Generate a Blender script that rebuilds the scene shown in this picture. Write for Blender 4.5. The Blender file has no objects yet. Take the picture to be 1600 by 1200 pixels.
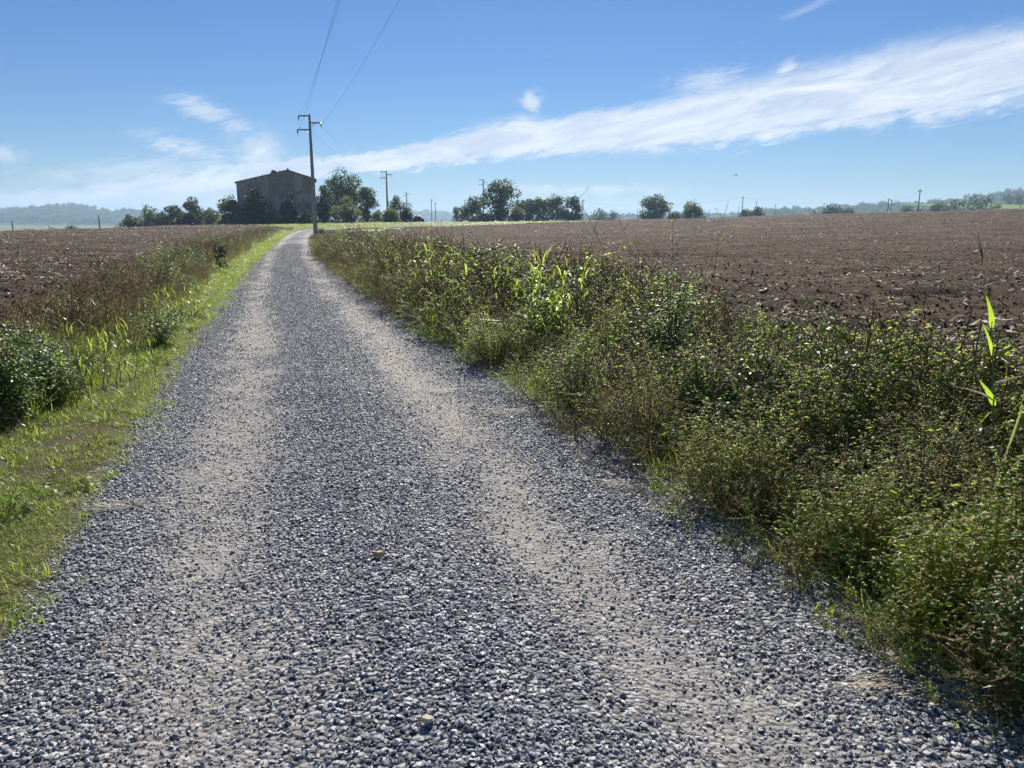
import bpy, bmesh, math, random
import numpy as np
from mathutils import Vector, Matrix, Euler
from mathutils.geometry import tessellate_polygon

R = math.radians
rng = np.random.default_rng(7)
random.seed(7)
scn = bpy.context.scene
col = scn.collection

# ------------------------------------------------------------------ camera, sky, sun, exposure
CAM_H = 1.55
FPX = 1202.0                       # focal length in pixels of a 1600 px wide picture
PITCH = math.atan(255 / FPX)       # looking slightly down the lane
cd = bpy.data.cameras.new('camera')
cam = bpy.data.objects.new('camera', cd)
col.objects.link(cam)
cam.location = (0, 0, CAM_H)
cam.rotation_euler = (R(90) - PITCH, 0, 0)
cd.sensor_width = 36
cd.lens = 36 * FPX / 1600
cd.clip_start = 0.05
cd.clip_end = 20000
scn.camera = cam

SUN_EL, SUN_AZ = R(37), R(3)       # azimuth from +Y towards +X: nearly straight ahead
w = bpy.data.worlds.new('World')
scn.world = w
w.use_nodes = True


def build_sky():
    nt = w.node_tree
    nt.nodes.clear()
    N, L = nt.nodes, nt.links

    def sock(n, i, v):
        if v is None:
            return
        if hasattr(v, 'is_linked') or isinstance(v, bpy.types.NodeSocket):
            L.new(v, n.inputs[i])
        else:
            n.inputs[i].default_value = v

    def m(op, a, b=None, c=None, clamp=False):
        n = N.new('ShaderNodeMath'); n.operation = op; n.use_clamp = clamp
        for i, v in enumerate((a, b, c)):
            sock(n, i, v)
        return n.outputs[0]

    def smooth(v, lo, hi):
        n = N.new('ShaderNodeMapRange'); n.interpolation_type = 'SMOOTHSTEP'
        sock(n, 'Value', v); sock(n, 'From Min', lo); sock(n, 'From Max', hi)
        return n.outputs[0]

    def noise(vec, scale, detail=6, rough=0.55, dist=0.0):
        n = N.new('ShaderNodeTexNoise'); n.noise_dimensions = '3D'
        sock(n, 'Vector', vec); sock(n, 'Scale', scale); sock(n, 'Detail', detail); sock(n, 'Roughness', rough); sock(n, 'Distortion', dist)
        return n.outputs['Fac']

    def comb(x, y, z=0.0):
        n = N.new('ShaderNodeCombineXYZ')
        sock(n, 0, x); sock(n, 1, y); sock(n, 2, z)
        return n.outputs[0]

    sky = N.new('ShaderNodeTexSky'); sky.sky_type = 'NISHITA'
    sky.sun_disc = False
    sky.sun_elevation = SUN_EL
    sky.sun_rotation = SUN_AZ
    sky.altitude = 100
    sky.air_density = 1.0
    sky.dust_density = 0.1
    sky.ozone_density = 3.5
    tc = N.new('ShaderNodeTexCoord')
    sep = N.new('ShaderNodeSeparateXYZ')
    L.new(tc.outputs['Generated'], sep.inputs[0])
    x, y, z = sep.outputs
    az = m('ARCTAN2', x, y)                      # radians, 0 ahead, + to the right
    el = m('ARCSINE', z)
    # fibrous cirrus: coordinates stretched along the wind, which climbs to the right
    up = m('SUBTRACT', el, m('MULTIPLY', az, 0.20))
    big = noise(comb(m('MULTIPLY', az, 3.0), m('MULTIPLY', up, 14.0), 1.3), 1.6, 4, 0.5, 0.4)
    mid = noise(comb(m('MULTIPLY', az, 7.0), m('MULTIPLY', up, 34.0), 4.1), 1.7, 8, 0.62, 0.7)
    fib = noise(comb(m('MULTIPLY', m('ADD', az, m('MULTIPLY', up, 1.5)), 13.0), m('MULTIPLY', up, 60.0), 8.7), 2.0, 9, 0.68, 0.9)
    puff0 = noise(comb(m('MULTIPLY', az, 22.0), m('MULTIPLY', up, 44.0), 5.2), 1.5, 9, 0.65, 0.5)
    n_all = m('ADD', m('MULTIPLY', big, 0.35), m('ADD', m('MULTIPLY', mid, 0.28), m('ADD', m('MULTIPLY', fib, 0.17), m('MULTIPLY', puff0, 0.20))))
    # the long bank of cloud: its middle and its half-height over azimuth
    cen = N.new('ShaderNodeFloatCurve')
    def curve(pts, lo, hi):
        n = N.new('ShaderNodeFloatCurve')
        mp = N.new('ShaderNodeMapRange'); sock(mp, 'Value', az); sock(mp, 'From Min', -math.pi); sock(mp, 'From Max', math.pi)
        L.new(mp.outputs[0], n.inputs['Value'])
        c = n.mapping.curves[0]
        pts = [((a + math.pi) / (2 * math.pi), (v - lo) / (hi - lo)) for a, v in pts]
        while len(c.points) < len(pts):
            c.points.new(0.5, 0.5)
        for q, pt in zip(c.points, pts):
            q.location = pt; q.handle_type = 'AUTO_CLAMPED'
        n.mapping.update()
        mo = N.new('ShaderNodeMapRange'); L.new(n.outputs[0], mo.inputs['Value']); sock(mo, 'To Min', lo); sock(mo, 'To Max', hi)
        return mo.outputs[0]
    D = R(1)
    def AE(px, py):
        dx, dy = (px - 800) / FPX, (600 - py) / FPX
        v = (dx, math.cos(PITCH) + dy * math.sin(PITCH), -math.sin(PITCH) + dy * math.cos(PITCH))
        return math.atan2(v[0], v[1]), math.atan2(v[2], math.hypot(v[0], v[1]))
    c_pts, h_pts = [], []
    for px, py, hh in ((60, 325, 26), (180, 312, 30), (300, 298, 33), (420, 276, 24), (520, 258, 17), (650, 243, 21), (800, 219, 30), (1000, 201, 40), (1200, 168, 54), (1400, 134, 62), (1600, 100, 66)):
        a_, e_ = AE(px, py)
        c_pts.append((a_, max(0.0, e_))); h_pts.append((a_, (AE(px, py - hh)[1] - e_) * 1.15))
    cen = curve([(-math.pi, 2 * D), (-70 * D, 0.2 * D)] + c_pts + [(60 * D, 13 * D), (110 * D, 9 * D), (math.pi, 2 * D)], 0, 20 * D)
    hw = curve([(-math.pi, 1.5 * D), (-70 * D, 1.4 * D)] + h_pts + [(60 * D, 3 * D), (110 * D, 2.5 * D), (math.pi, 1.5 * D)], 0, 6 * D)
    warp = m('ADD', m('MULTIPLY', m('SUBTRACT', mid, 0.5), 0.045), m('MULTIPLY', m('SUBTRACT', puff0, 0.5), 0.030))
    t = m('DIVIDE', m('SUBTRACT', m('ADD', el, warp), cen), hw)
    at = m('ABSOLUTE', t)
    band = m('SUBTRACT', 1.0, smooth(at, 0.40, 1.30))
    dens = m('MULTIPLY', band, smooth(m('ADD', n_all, m('MULTIPLY', band, 0.31)), 0.48, 0.80))
    # loose patches of cirrus and small puffs
    def patch(a0, e0, ra, re, tilt, lo, hi, gain, src):
        da = m('DIVIDE', m('SUBTRACT', az, a0 * D), ra * D)
        de = m('DIVIDE', m('SUBTRACT', m('SUBTRACT', el, e0 * D), m('MULTIPLY', m('SUBTRACT', az, a0 * D), tilt)), re * D)
        r2 = m('ADD', m('MULTIPLY', da, da), m('MULTIPLY', de, de))
        g = m('POWER', 2.718, m('MULTIPLY', r2, -1.0))
        return m('MULTIPLY', m('MULTIPLY', g, smooth(m('ADD', src, m('MULTIPLY', g, 0.25)), lo, hi)), gain)
    puff = noise(comb(m('MULTIPLY', az, 30.0), m('MULTIPLY', el, 48.0), 2.2), 1.5, 8, 0.62, 0.3)
    def pp(px, py, rx, ry, tilt, lo, hi, gain, src):
        a_, e_ = AE(px, py)
        return patch(a_ / D, e_ / D, rx / 21.0, ry / 21.0, tilt, lo, hi, gain, src)
    extra = [pp(325, 176, 56, 20, -0.30, 0.50, 0.80, 0.75, fib),
             pp(290, 232, 66, 15, -0.18, 0.50, 0.78, 0.80, fib),
             pp(404, 236, 32, 25, 0, 0.40, 0.72, 0.85, puff),
             pp(200, 268, 150, 24, 0.1, 0.50, 0.85, 0.6, fib),
             pp(6, 240, 22, 10, 0, 0.45, 0.75, 0.8, puff),
             pp(830, 160, 15, 15, 0, 0.46, 0.72, 1.0, puff),
             pp(800, 192, 55, 11, 0.1, 0.52, 0.8, 0.7, fib),
             pp(1100, 124, 60, 16, 0.1, 0.50, 0.78, 0.7, fib),
             pp(1232, 103, 17, 11, 0.4, 0.50, 0.78, 0.6, fib),
             pp(1260, 14, 50, 8, 0.35, 0.50, 0.85, 0.3, fib),
             pp(900, 296, 150, 11, 0, 0.56, 0.76, 0.8, puff),
             pp(980, 322, 240, 11, 0, 0.42, 0.85, 0.5, mid)]
    # the same kind of thin streaks over the rest of the sky
    rest = m('MULTIPLY', smooth(big, 0.60, 0.80), m('MULTIPLY', smooth(fib, 0.45, 0.8), 0.16))
    tot = m('ADD', dens, rest)
    for e in extra:
        tot = m('ADD', tot, e)
    tot = m('MULTIPLY', m('MINIMUM', tot, 0.93), smooth(el, -0.01, 0.02))
    mix = N.new('ShaderNodeMix'); mix.data_type = 'RGBA'
    L.new(tot, mix.inputs[0])
    tint = N.new('ShaderNodeMix'); tint.data_type = 'RGBA'; tint.blend_type = 'MULTIPLY'; tint.inputs[0].default_value = 1.0
    L.new(sky.outputs[0], tint.inputs[6]); tint.inputs[7].default_value = (0.56, 0.705, 0.94, 1)
    hs = N.new('ShaderNodeHueSaturation'); hs.inputs['Saturation'].default_value = 1.08
    L.new(tint.outputs[2], hs.inputs['Color'])
    L.new(hs.outputs[0], mix.inputs[6])
    cc = N.new('ShaderNodeMix'); cc.data_type = 'RGBA'
    L.new(smooth(mid, 0.35, 0.7), cc.inputs[0])
    cc.inputs[6].default_value = (7.4, 8.5, 10.4, 1)
    cc.inputs[7].default_value = (11.2, 11.7, 12.4, 1)
    L.new(cc.outputs[2], mix.inputs[7])
    bg = N.new('ShaderNodeBackground'); bg.inputs['Strength'].default_value = SKY_STRENGTH
    L.new(mix.outputs[2], bg.inputs['Color'])
    out = N.new('ShaderNodeOutputWorld')
    L.new(bg.outputs[0], out.inputs['Surface'])


SKY_STRENGTH = 0.054
build_sky()
sl = bpy.data.lights.new('sun', 'SUN')
sl.energy = 5.0
sl.angle = R(0.53)
sl.color = (1.0, 0.94, 0.85)
sun = bpy.data.objects.new('sun', sl)
col.objects.link(sun)
sd = Vector((math.sin(SUN_AZ) * math.cos(SUN_EL), math.cos(SUN_AZ) * math.cos(SUN_EL), math.sin(SUN_EL)))
sun.rotation_euler = (-sd).to_track_quat('-Z', 'Y').to_euler()
sun.location = sd * 100
vs = scn.view_settings
vs.view_transform = 'Standard'; vs.look = 'None'; vs.gamma = 1; vs.use_curve_mapping = False
vs.exposure = 0.66
cy = scn.cycles
cy.max_bounces = 6; cy.diffuse_bounces = 5; cy.glossy_bounces = 1; cy.transmission_bounces = 5
cy.adaptive_threshold = 0.02
cy.volume_bounces = 1; cy.transparent_max_bounces = 8
cy.caustics_reflective = False; cy.caustics_refractive = False
cy.sample_clamp_indirect = 6
cy.use_denoising = True


# ------------------------------------------------------------------ helpers
def P(px, py, Y):
    """the world point at depth Y that stands on the sight line of a photo pixel"""
    dx, dy = (px - 800) / FPX, (600 - py) / FPX
    d = (dx, math.cos(PITCH) + dy * math.sin(PITCH), -math.sin(PITCH) + dy * math.cos(PITCH))
    t = Y / d[1]
    return Vector((d[0] * t, Y, CAM_H + d[2] * t))


def hash2(ix, iy, s):
    n = (ix.astype(np.int64) * 374761393 + iy.astype(np.int64) * 668265263 + s * 974634511) & 0xFFFFFFFF
    n = ((n ^ (n >> 13)) * 1274126177) & 0xFFFFFFFF
    n = (n ^ (n >> 16)) & 0xFFFFFFFF
    return n / 4294967295.0


def vnoise(x, y, s=0):
    ix, iy = np.floor(x), np.floor(y)
    fx, fy = x - ix, y - iy
    fx = fx * fx * (3 - 2 * fx); fy = fy * fy * (3 - 2 * fy)
    a, b = hash2(ix, iy, s), hash2(ix + 1, iy, s)
    c, d = hash2(ix, iy + 1, s), hash2(ix + 1, iy + 1, s)
    return (a * (1 - fx) + b * fx) * (1 - fy) + (c * (1 - fx) + d * fx) * fy


def fbm(x, y, s=0, o=4, r=0.5):
    v, a, t = 0, 1.0, 0
    for i in range(o):
        v = v + a * vnoise(x * 2 ** i, y * 2 ** i, s + i * 17); t += a; a *= r
    return v / t


def sstep(v, lo, hi):
    t = np.clip((v - lo) / (hi - lo), 0, 1)
    return t * t * (3 - 2 * t)


# the lie of the land: level round the lane, a low rise beyond, falling away behind its crest
_px = np.array([-400, -200, 0, 200, 350, 450, 600, 700, 900, 1100, 1300, 1600, 1800, 2200.])
_cy = np.array([369, 368, 365, 358, 351, 348.5, 346.5, 346, 344, 341, 335, 327, 325, 325.])
_yc = np.array([70, 70, 78, 100, 118, 128, 135, 145, 150, 150, 140, 125, 120, 115.])
_k = np.array([.03, .03, .03, .022, .012, .006, .004, .004, .005, .010, .014, .016, .016, .016])
_a = (_px - 800) / FPX / math.cos(PITCH) * 0.957
_zc = np.array([P(800, c, Y).z for c, Y in zip(_cy, _yc)])


def terrain(x, y):
    x, y = np.asarray(x, float), np.asarray(y, float)
    a = x / np.maximum(y, 30.0)
    zc, yc, k = np.interp(a, _a, _zc), np.interp(a, _a, _yc), np.interp(a, _a, _k)
    rise = zc * sstep(y, 38, yc * 1.02)
    z = rise - k * np.maximum(y - yc, 0) * sstep(y, yc, yc * 1.6)
    return np.maximum(z, -7.0)


def tz(x, y):
    return float(terrain(x, y))


# lane centre line
_ly = np.array([-8, -4, 0, 4, 11, 18, 35, 55, 66, 74, 80.])
_lx = np.array([3.1, 1.86, 0.62, -0.63, -2.78, -4.95, -9.9, -15.25, -17.9, -19.7, -20.6])
_fy = np.linspace(-8, 80, 400)
_fx = np.interp(_fy, _ly, _lx)
for _ in range(30):
    _fx[1:-1] = 0.25 * _fx[:-2] + 0.5 * _fx[1:-1] + 0.25 * _fx[2:]


def lane_x(y):
    return np.interp(y, _fy, _fx)


CS = math.cos(math.atan(0.295))


def lane_half(y):
    return np.interp(y, [0, 8, 20, 35, 50, 70], [1.72, 1.66, 1.50, 1.36, 1.30, 1.25])


def edge_l(y):
    return lane_x(y) - (lane_half(y) + 0.16 * (fbm(y * 0.9, y * 0 + 3.3, 5) - 0.5) * 2) / CS


def edge_r(y):
    return lane_x(y) + (lane_half(y) + 0.16 * (fbm(y * 0.9, y * 0 + 9.3, 6) - 0.5) * 2) / CS


def verge_l(y):            # width from lane to left field
    return np.interp(y, [0, 8, 20, 40, 70], [2.9, 2.7, 2.4, 2.2, 2.0])


def verge_r(y):
    return np.interp(y, [0, 8, 15, 30, 50, 70], [4.6, 4.6, 4.3, 3.6, 3.0, 2.6])


MATS = {}


class NT:
    def __init__(self, name):
        self.m = bpy.data.materials.new(name); self.m.use_nodes = True
        self.t = self.m.node_tree; self.t.nodes.clear()
        self.N, self.L = self.t.nodes, self.t.links
        MATS[name] = self.m

    def set(self, n, i, v):
        if v is None:
            return
        if isinstance(v, bpy.types.NodeSocket):
            self.L.new(v, n.inputs[i])
        else:
            if isinstance(v, tuple) and len(v) == 3 and n.inputs[i].type == 'RGBA':
                v = v + (1,)
            n.inputs[i].default_value = v

    def math(self, op, a, b=None, clamp=False):
        n = self.N.new('ShaderNodeMath'); n.operation = op; n.use_clamp = clamp
        self.set(n, 0, a); self.set(n, 1, b)
        return n.outputs[0]

    def mapr(self, v, a, b, c=0.0, d=1.0):
        n = self.N.new('ShaderNodeMapRange')
        self.set(n, 'Value', v); self.set(n, 'From Min', a); self.set(n, 'From Max', b); self.set(n, 'To Min', c); self.set(n, 'To Max', d)
        return n.outputs[0]

    def coord(self, kind='Object', scale=None):
        if kind == 'Position':
            o = self.N.new('ShaderNodeNewGeometry').outputs['Position']
        else:
            o = self.N.new('ShaderNodeTexCoord').outputs[kind]
        if scale is not None:
            mp = self.N.new('ShaderNodeMapping'); self.L.new(o, mp.inputs[0]); mp.inputs['Scale'].default_value = scale
            o = mp.outputs[0]
        return o

    def noise(self, vec, scale, detail=4, rough=0.55, dist=0.0):
        n = self.N.new('ShaderNodeTexNoise')
        self.set(n, 'Vector', vec); self.set(n, 'Scale', scale); self.set(n, 'Detail', detail); self.set(n, 'Roughness', rough); self.set(n, 'Distortion', dist)
        return n.outputs['Fac']

    def voro(self, vec, scale, out='Distance', feat='F1'):
        n = self.N.new('ShaderNodeTexVoronoi'); n.feature = feat
        self.set(n, 'Vector', vec); self.set(n, 'Scale', scale)
        return n.outputs[out]

    def ramp(self, v, stops):
        n = self.N.new('ShaderNodeValToRGB'); self.set(n, 0, v)
        e = n.color_ramp.elements
        while len(e) < len(stops):
            e.new(0.5)
        for q, (p_, c) in zip(e, stops):
            q.position = p_; q.color = tuple(c) + (1,)
        return n.outputs[0]

    def mix(self, f, a, b):
        n = self.N.new('ShaderNodeMix'); n.data_type = 'RGBA'
        self.set(n, 0, f); self.set(n, 6, a); self.set(n, 7, b)
        return n.outputs[2]

    def attr(self, name):
        n = self.N.new('ShaderNodeAttribute'); n.attribute_name = name
        return n.outputs['Fac']

    def rand(self):
        return self.N.new('ShaderNodeObjectInfo').outputs['Random']

    def bump(self, h, strength=0.5, dist=0.02):
        n = self.N.new('ShaderNodeBump'); self.set(n, 'Strength', strength); self.set(n, 'Distance', dist); self.set(n, 'Height', h)
        return n.outputs[0]

    def bsdf(self, color, rough=0.9, spec=0.2, normal=None):
        n = self.N.new('ShaderNodeBsdfPrincipled')
        self.set(n, 'Base Color', color); self.set(n, 'Roughness', rough); self.set(n, 'Specular IOR Level', spec)
        if normal is not None:
            self.L.new(normal, n.inputs['Normal'])
        return n.outputs[0]

    def out(self, s):
        n = self.N.new('ShaderNodeOutputMaterial'); self.L.new(s, n.inputs[0])
        return self.m

    def leaf(self, color, tcolor, trans=0.45, rough=0.42, spec=0.45):
        b = self.bsdf(color, rough, spec)
        t = self.N.new('ShaderNodeBsdfTranslucent'); self.set(t, 0, tcolor)
        x = self.N.new('ShaderNodeMixShader'); x.inputs[0].default_value = trans
        self.L.new(b, x.inputs[1]); self.L.new(t.outputs[0], x.inputs[2])
        return self.out(x.outputs[0])


def leaf_mat(name, stops, tstops=None, trans=0.45, rough=0.42, spec=0.45, wt=0.65):
    t = NT(name)
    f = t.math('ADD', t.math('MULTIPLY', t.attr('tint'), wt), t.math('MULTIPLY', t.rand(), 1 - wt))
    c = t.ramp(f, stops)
    if tstops is None:
        tstops = [(p_, tuple(min(0.9, v * k) for v, k in zip(cc, (2.8, 2.9, 1.5)))) for p_, cc in stops]
    return t.leaf(c, t.ramp(f, tstops), trans, rough, spec)


def plain(name, c, rough=0.85, spec=0.2, var=0.25, scale=8.0, bump=0.0):
    t = NT(name)
    n = t.noise(t.coord(), scale, 5)
    colr = t.ramp(n, [(0.25, tuple(v * (1 - var) for v in c)), (0.75, tuple(min(1, v * (1 + var)) for v in c))])
    nm = t.bump(n, bump, 0.02) if bump else None
    return t.out(t.bsdf(colr, rough, spec, nm))


# -------- mesh builder
class MB:
    def __init__(self):
        self.v, self.f, self.m, self.t = [], [], [], []

    def face(self, idx, mat=0, tint=0.5):
        self.f.append(idx); self.m.append(mat); self.t.append(tint)

    def add(self, vs, fs, mat=0, tint=0.5):
        b = len(self.v)
        self.v.extend(tuple(q) for q in vs)
        for f in fs:
            self.face([i + b for i in f], mat, tint)

    def box(self, lo, hi, mat=0, tint=0.5):
        (a, b, c), (d, e, f) = lo, hi
        self.add([(a, b, c), (d, b, c), (d, e, c), (a, e, c), (a, b, f), (d, b, f), (d, e, f), (a, e, f)],
                 [(0, 3, 2, 1), (4, 5, 6, 7), (0, 1, 5, 4), (1, 2, 6, 5), (2, 3, 7, 6), (3, 0, 4, 7)], mat, tint)

    def tube(self, path, radii, sides=5, mat=0, tint=0.5, cap=True):
        path = [Vector(q) for q in path]
        n = len(path)
        if not hasattr(radii, '__len__'):
            radii = [radii] * n
        b = len(self.v)
        ref = Vector((0.31, 0.87, 0.13))
        for i, q in enumerate(path):
            d = (path[min(i + 1, n - 1)] - path[max(i - 1, 0)])
            d = d.normalized() if d.length > 1e-9 else Vector((0, 0, 1))
            u = d.cross(ref)
            if u.length < 1e-3:
                u = d.cross(Vector((1, 0, 0)))
            u.normalize(); v_ = d.cross(u)
            for k in range(sides):
                a = 2 * math.pi * k / sides
                self.v.append(tuple(q + (u * math.cos(a) + v_ * math.sin(a)) * radii[i]))
        for i in range(n - 1):
            for k in range(sides):
                k2 = (k + 1) % sides
                self.face([b + i * sides + k, b + i * sides + k2, b + (i + 1) * sides + k2, b + (i + 1) * sides + k], mat, tint)
        if cap:
            self.face([b + k for k in range(sides)][::-1], mat, tint)
            self.face([b + (n - 1) * sides + k for k in range(sides)], mat, tint)

    def leaf(self, p, d, side, Lh, W, mat=0, tint=0.5, fold=0.25, droop=0.15):
        p, d, side = Vector(p), Vector(d).normalized(), Vector(side)
        side = (side - d * side.dot(d))
        side = side.normalized() if side.length > 1e-6 else d.orthogonal().normalized()
        nn = side.cross(d)
        m_ = p + d * Lh * 0.45 - nn * W * fold
        tip = p + d * Lh - Vector((0, 0, 1)) * Lh * droop
        self.add([p, p + d * Lh * 0.42 + side * W * 0.5, tip, p + d * Lh * 0.42 - side * W * 0.5, m_],
                 [(0, 1, 4), (1, 2, 4), (2, 3, 4), (3, 0, 4)], mat, tint)

    def blade(self, path, W, side, mat=0, tint=0.5, tip=0.05):
        path = [Vector(q) for q in path]
        n = len(path); b = len(self.v)
        side = Vector(side).normalized()
        for i, q in enumerate(path):
            s = i / (n - 1)
            ww = W * 0.5 * (min(1.0, 0.55 + s * 2.2) if s < 0.25 else 1.0) * max(tip, (1 - max(0, s - 0.25) / 0.75) ** 0.7)
            self.v.append(tuple(q - side * ww)); self.v.append(tuple(q + side * ww))
        for i in range(n - 1):
            self.face([b + 2 * i, b + 2 * i + 1, b + 2 * i + 3, b + 2 * i + 2], mat, tint)

    def mesh(self, name, mats, smooth=False):
        me = bpy.data.meshes.new(name)
        me.from_pydata(self.v, [], self.f)
        for m_ in mats:
            me.materials.append(MATS[m_] if isinstance(m_, str) else m_)
        if len(mats) > 1:
            me.polygons.foreach_set('material_index', self.m)
        a = me.attributes.new('tint', 'FLOAT', 'FACE')
        a.data.foreach_set('value', np.array(self.t, dtype=np.float32))
        if smooth:
            me.polygons.foreach_set('use_smooth', [True] * len(me.polygons))
        me.update()
        return me


def link(name, me, parent=None, loc=None, rot=None):
    o = bpy.data.objects.new(name, me)
    col.objects.link(o)
    if parent is not None:
        o.parent = parent
    if loc is not None:
        o.location = loc
    if rot is not None:
        o.rotation_euler = rot
    return o


def tag(o, label, cat=None, group=None, kind=None):
    if label:
        o['label'] = label
    if cat:
        o['category'] = cat
    if group:
        o['group'] = group
    if kind:
        o['kind'] = kind
    return o


def empty(name, loc, label, cat, group=None, rz=0.0):
    o = bpy.data.objects.new(name, None)
    o.empty_display_size = 0.2
    col.objects.link(o)
    o.location = loc; o.rotation_euler = (0, 0, rz)
    return tag(o, label, cat, group)


def grid_mesh(name, X, Y, Z, mats, smooth=True):
    ny, nx = X.shape
    co = np.stack([X, Y, Z], -1).reshape(-1, 3)
    i = np.arange(ny * nx).reshape(ny, nx)
    q = np.stack([i[:-1, :-1], i[:-1, 1:], i[1:, 1:], i[1:, :-1]], -1).reshape(-1, 4)
    me = bpy.data.meshes.new(name)
    me.vertices.add(len(co)); me.vertices.foreach_set('co', co.ravel())
    me.loops.add(q.size); me.loops.foreach_set('vertex_index', q.ravel().astype(np.int32))
    me.polygons.add(len(q)); me.polygons.foreach_set('loop_start', np.arange(0, q.size, 4, dtype=np.int32))
    if smooth:
        me.polygons.foreach_set('use_smooth', np.ones(len(q), bool))
    for m_ in mats:
        me.materials.append(MATS[m_])
    me.update(calc_edges=True)
    me.validate()
    return me


# -------- scattering: points carry rotation, scale and prototype index; geometry nodes put an instance on each
def proto_collection(name, meshes):
    c = bpy.data.collections.new(name)
    for i, me in enumerate(meshes):
        o = bpy.data.objects.new('%s_%02d' % (name, i), me)
        o['kind'] = 'stuff'
        c.objects.link(o)
    return c


def scatter(name, pts, rot, scl, idx, coll, label, cat):
    n = len(pts)
    me = bpy.data.meshes.new(name)
    me.vertices.add(n); me.vertices.foreach_set('co', np.asarray(pts, np.float32).ravel())
    scl = np.asarray(scl, np.float32)
    if scl.ndim == 1:
        scl = np.stack([scl] * 3, -1)
    for an, ty, key, data in (('rot', 'FLOAT_VECTOR', 'vector', rot), ('scl', 'FLOAT_VECTOR', 'vector', scl), ('idx', 'INT', 'value', idx)):
        a = me.attributes.new(an, ty, 'POINT')
        a.data.foreach_set(key, np.asarray(data, np.int32 if ty == 'INT' else np.float32).ravel())
    o = link(name, me)
    ng = bpy.data.node_groups.new(name + '_scatter', 'GeometryNodeTree')
    ng.interface.new_socket('Geometry', in_out='INPUT', socket_type='NodeSocketGeometry')
    ng.interface.new_socket('Geometry', in_out='OUTPUT', socket_type='NodeSocketGeometry')
    N, L = ng.nodes, ng.links
    gi, go = N.new('NodeGroupInput'), N.new('NodeGroupOutput')
    ci = N.new('GeometryNodeCollectionInfo'); ci.inputs['Collection'].default_value = coll
    ci.inputs['Separate Children'].default_value = True; ci.inputs['Reset Children'].default_value = True
    ip = N.new('GeometryNodeInstanceOnPoints'); ip.inputs['Pick Instance'].default_value = True

    def na(nm, ty):
        q = N.new('GeometryNodeInputNamedAttribute'); q.data_type = ty; q.inputs['Name'].default_value = nm
        return q.outputs['Attribute']
    L.new(gi.outputs[0], ip.inputs['Points'])
    L.new(ci.outputs[0], ip.inputs['Instance'])
    L.new(na('idx', 'INT'), ip.inputs['Instance Index'])
    er = N.new('FunctionNodeEulerToRotation')
    L.new(na('rot', 'FLOAT_VECTOR'), er.inputs[0])
    L.new(er.outputs[0], ip.inputs['Rotation'])
    L.new(na('scl', 'FLOAT_VECTOR'), ip.inputs['Scale'])
    L.new(ip.outputs[0], go.inputs[0])
    md = o.modifiers.new('scatter', 'NODES'); md.node_group = ng
    tag(o, label, cat, None, 'stuff')
    return o


def U(a, b, n=None):
    return rng.uniform(a, b, n)


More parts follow.
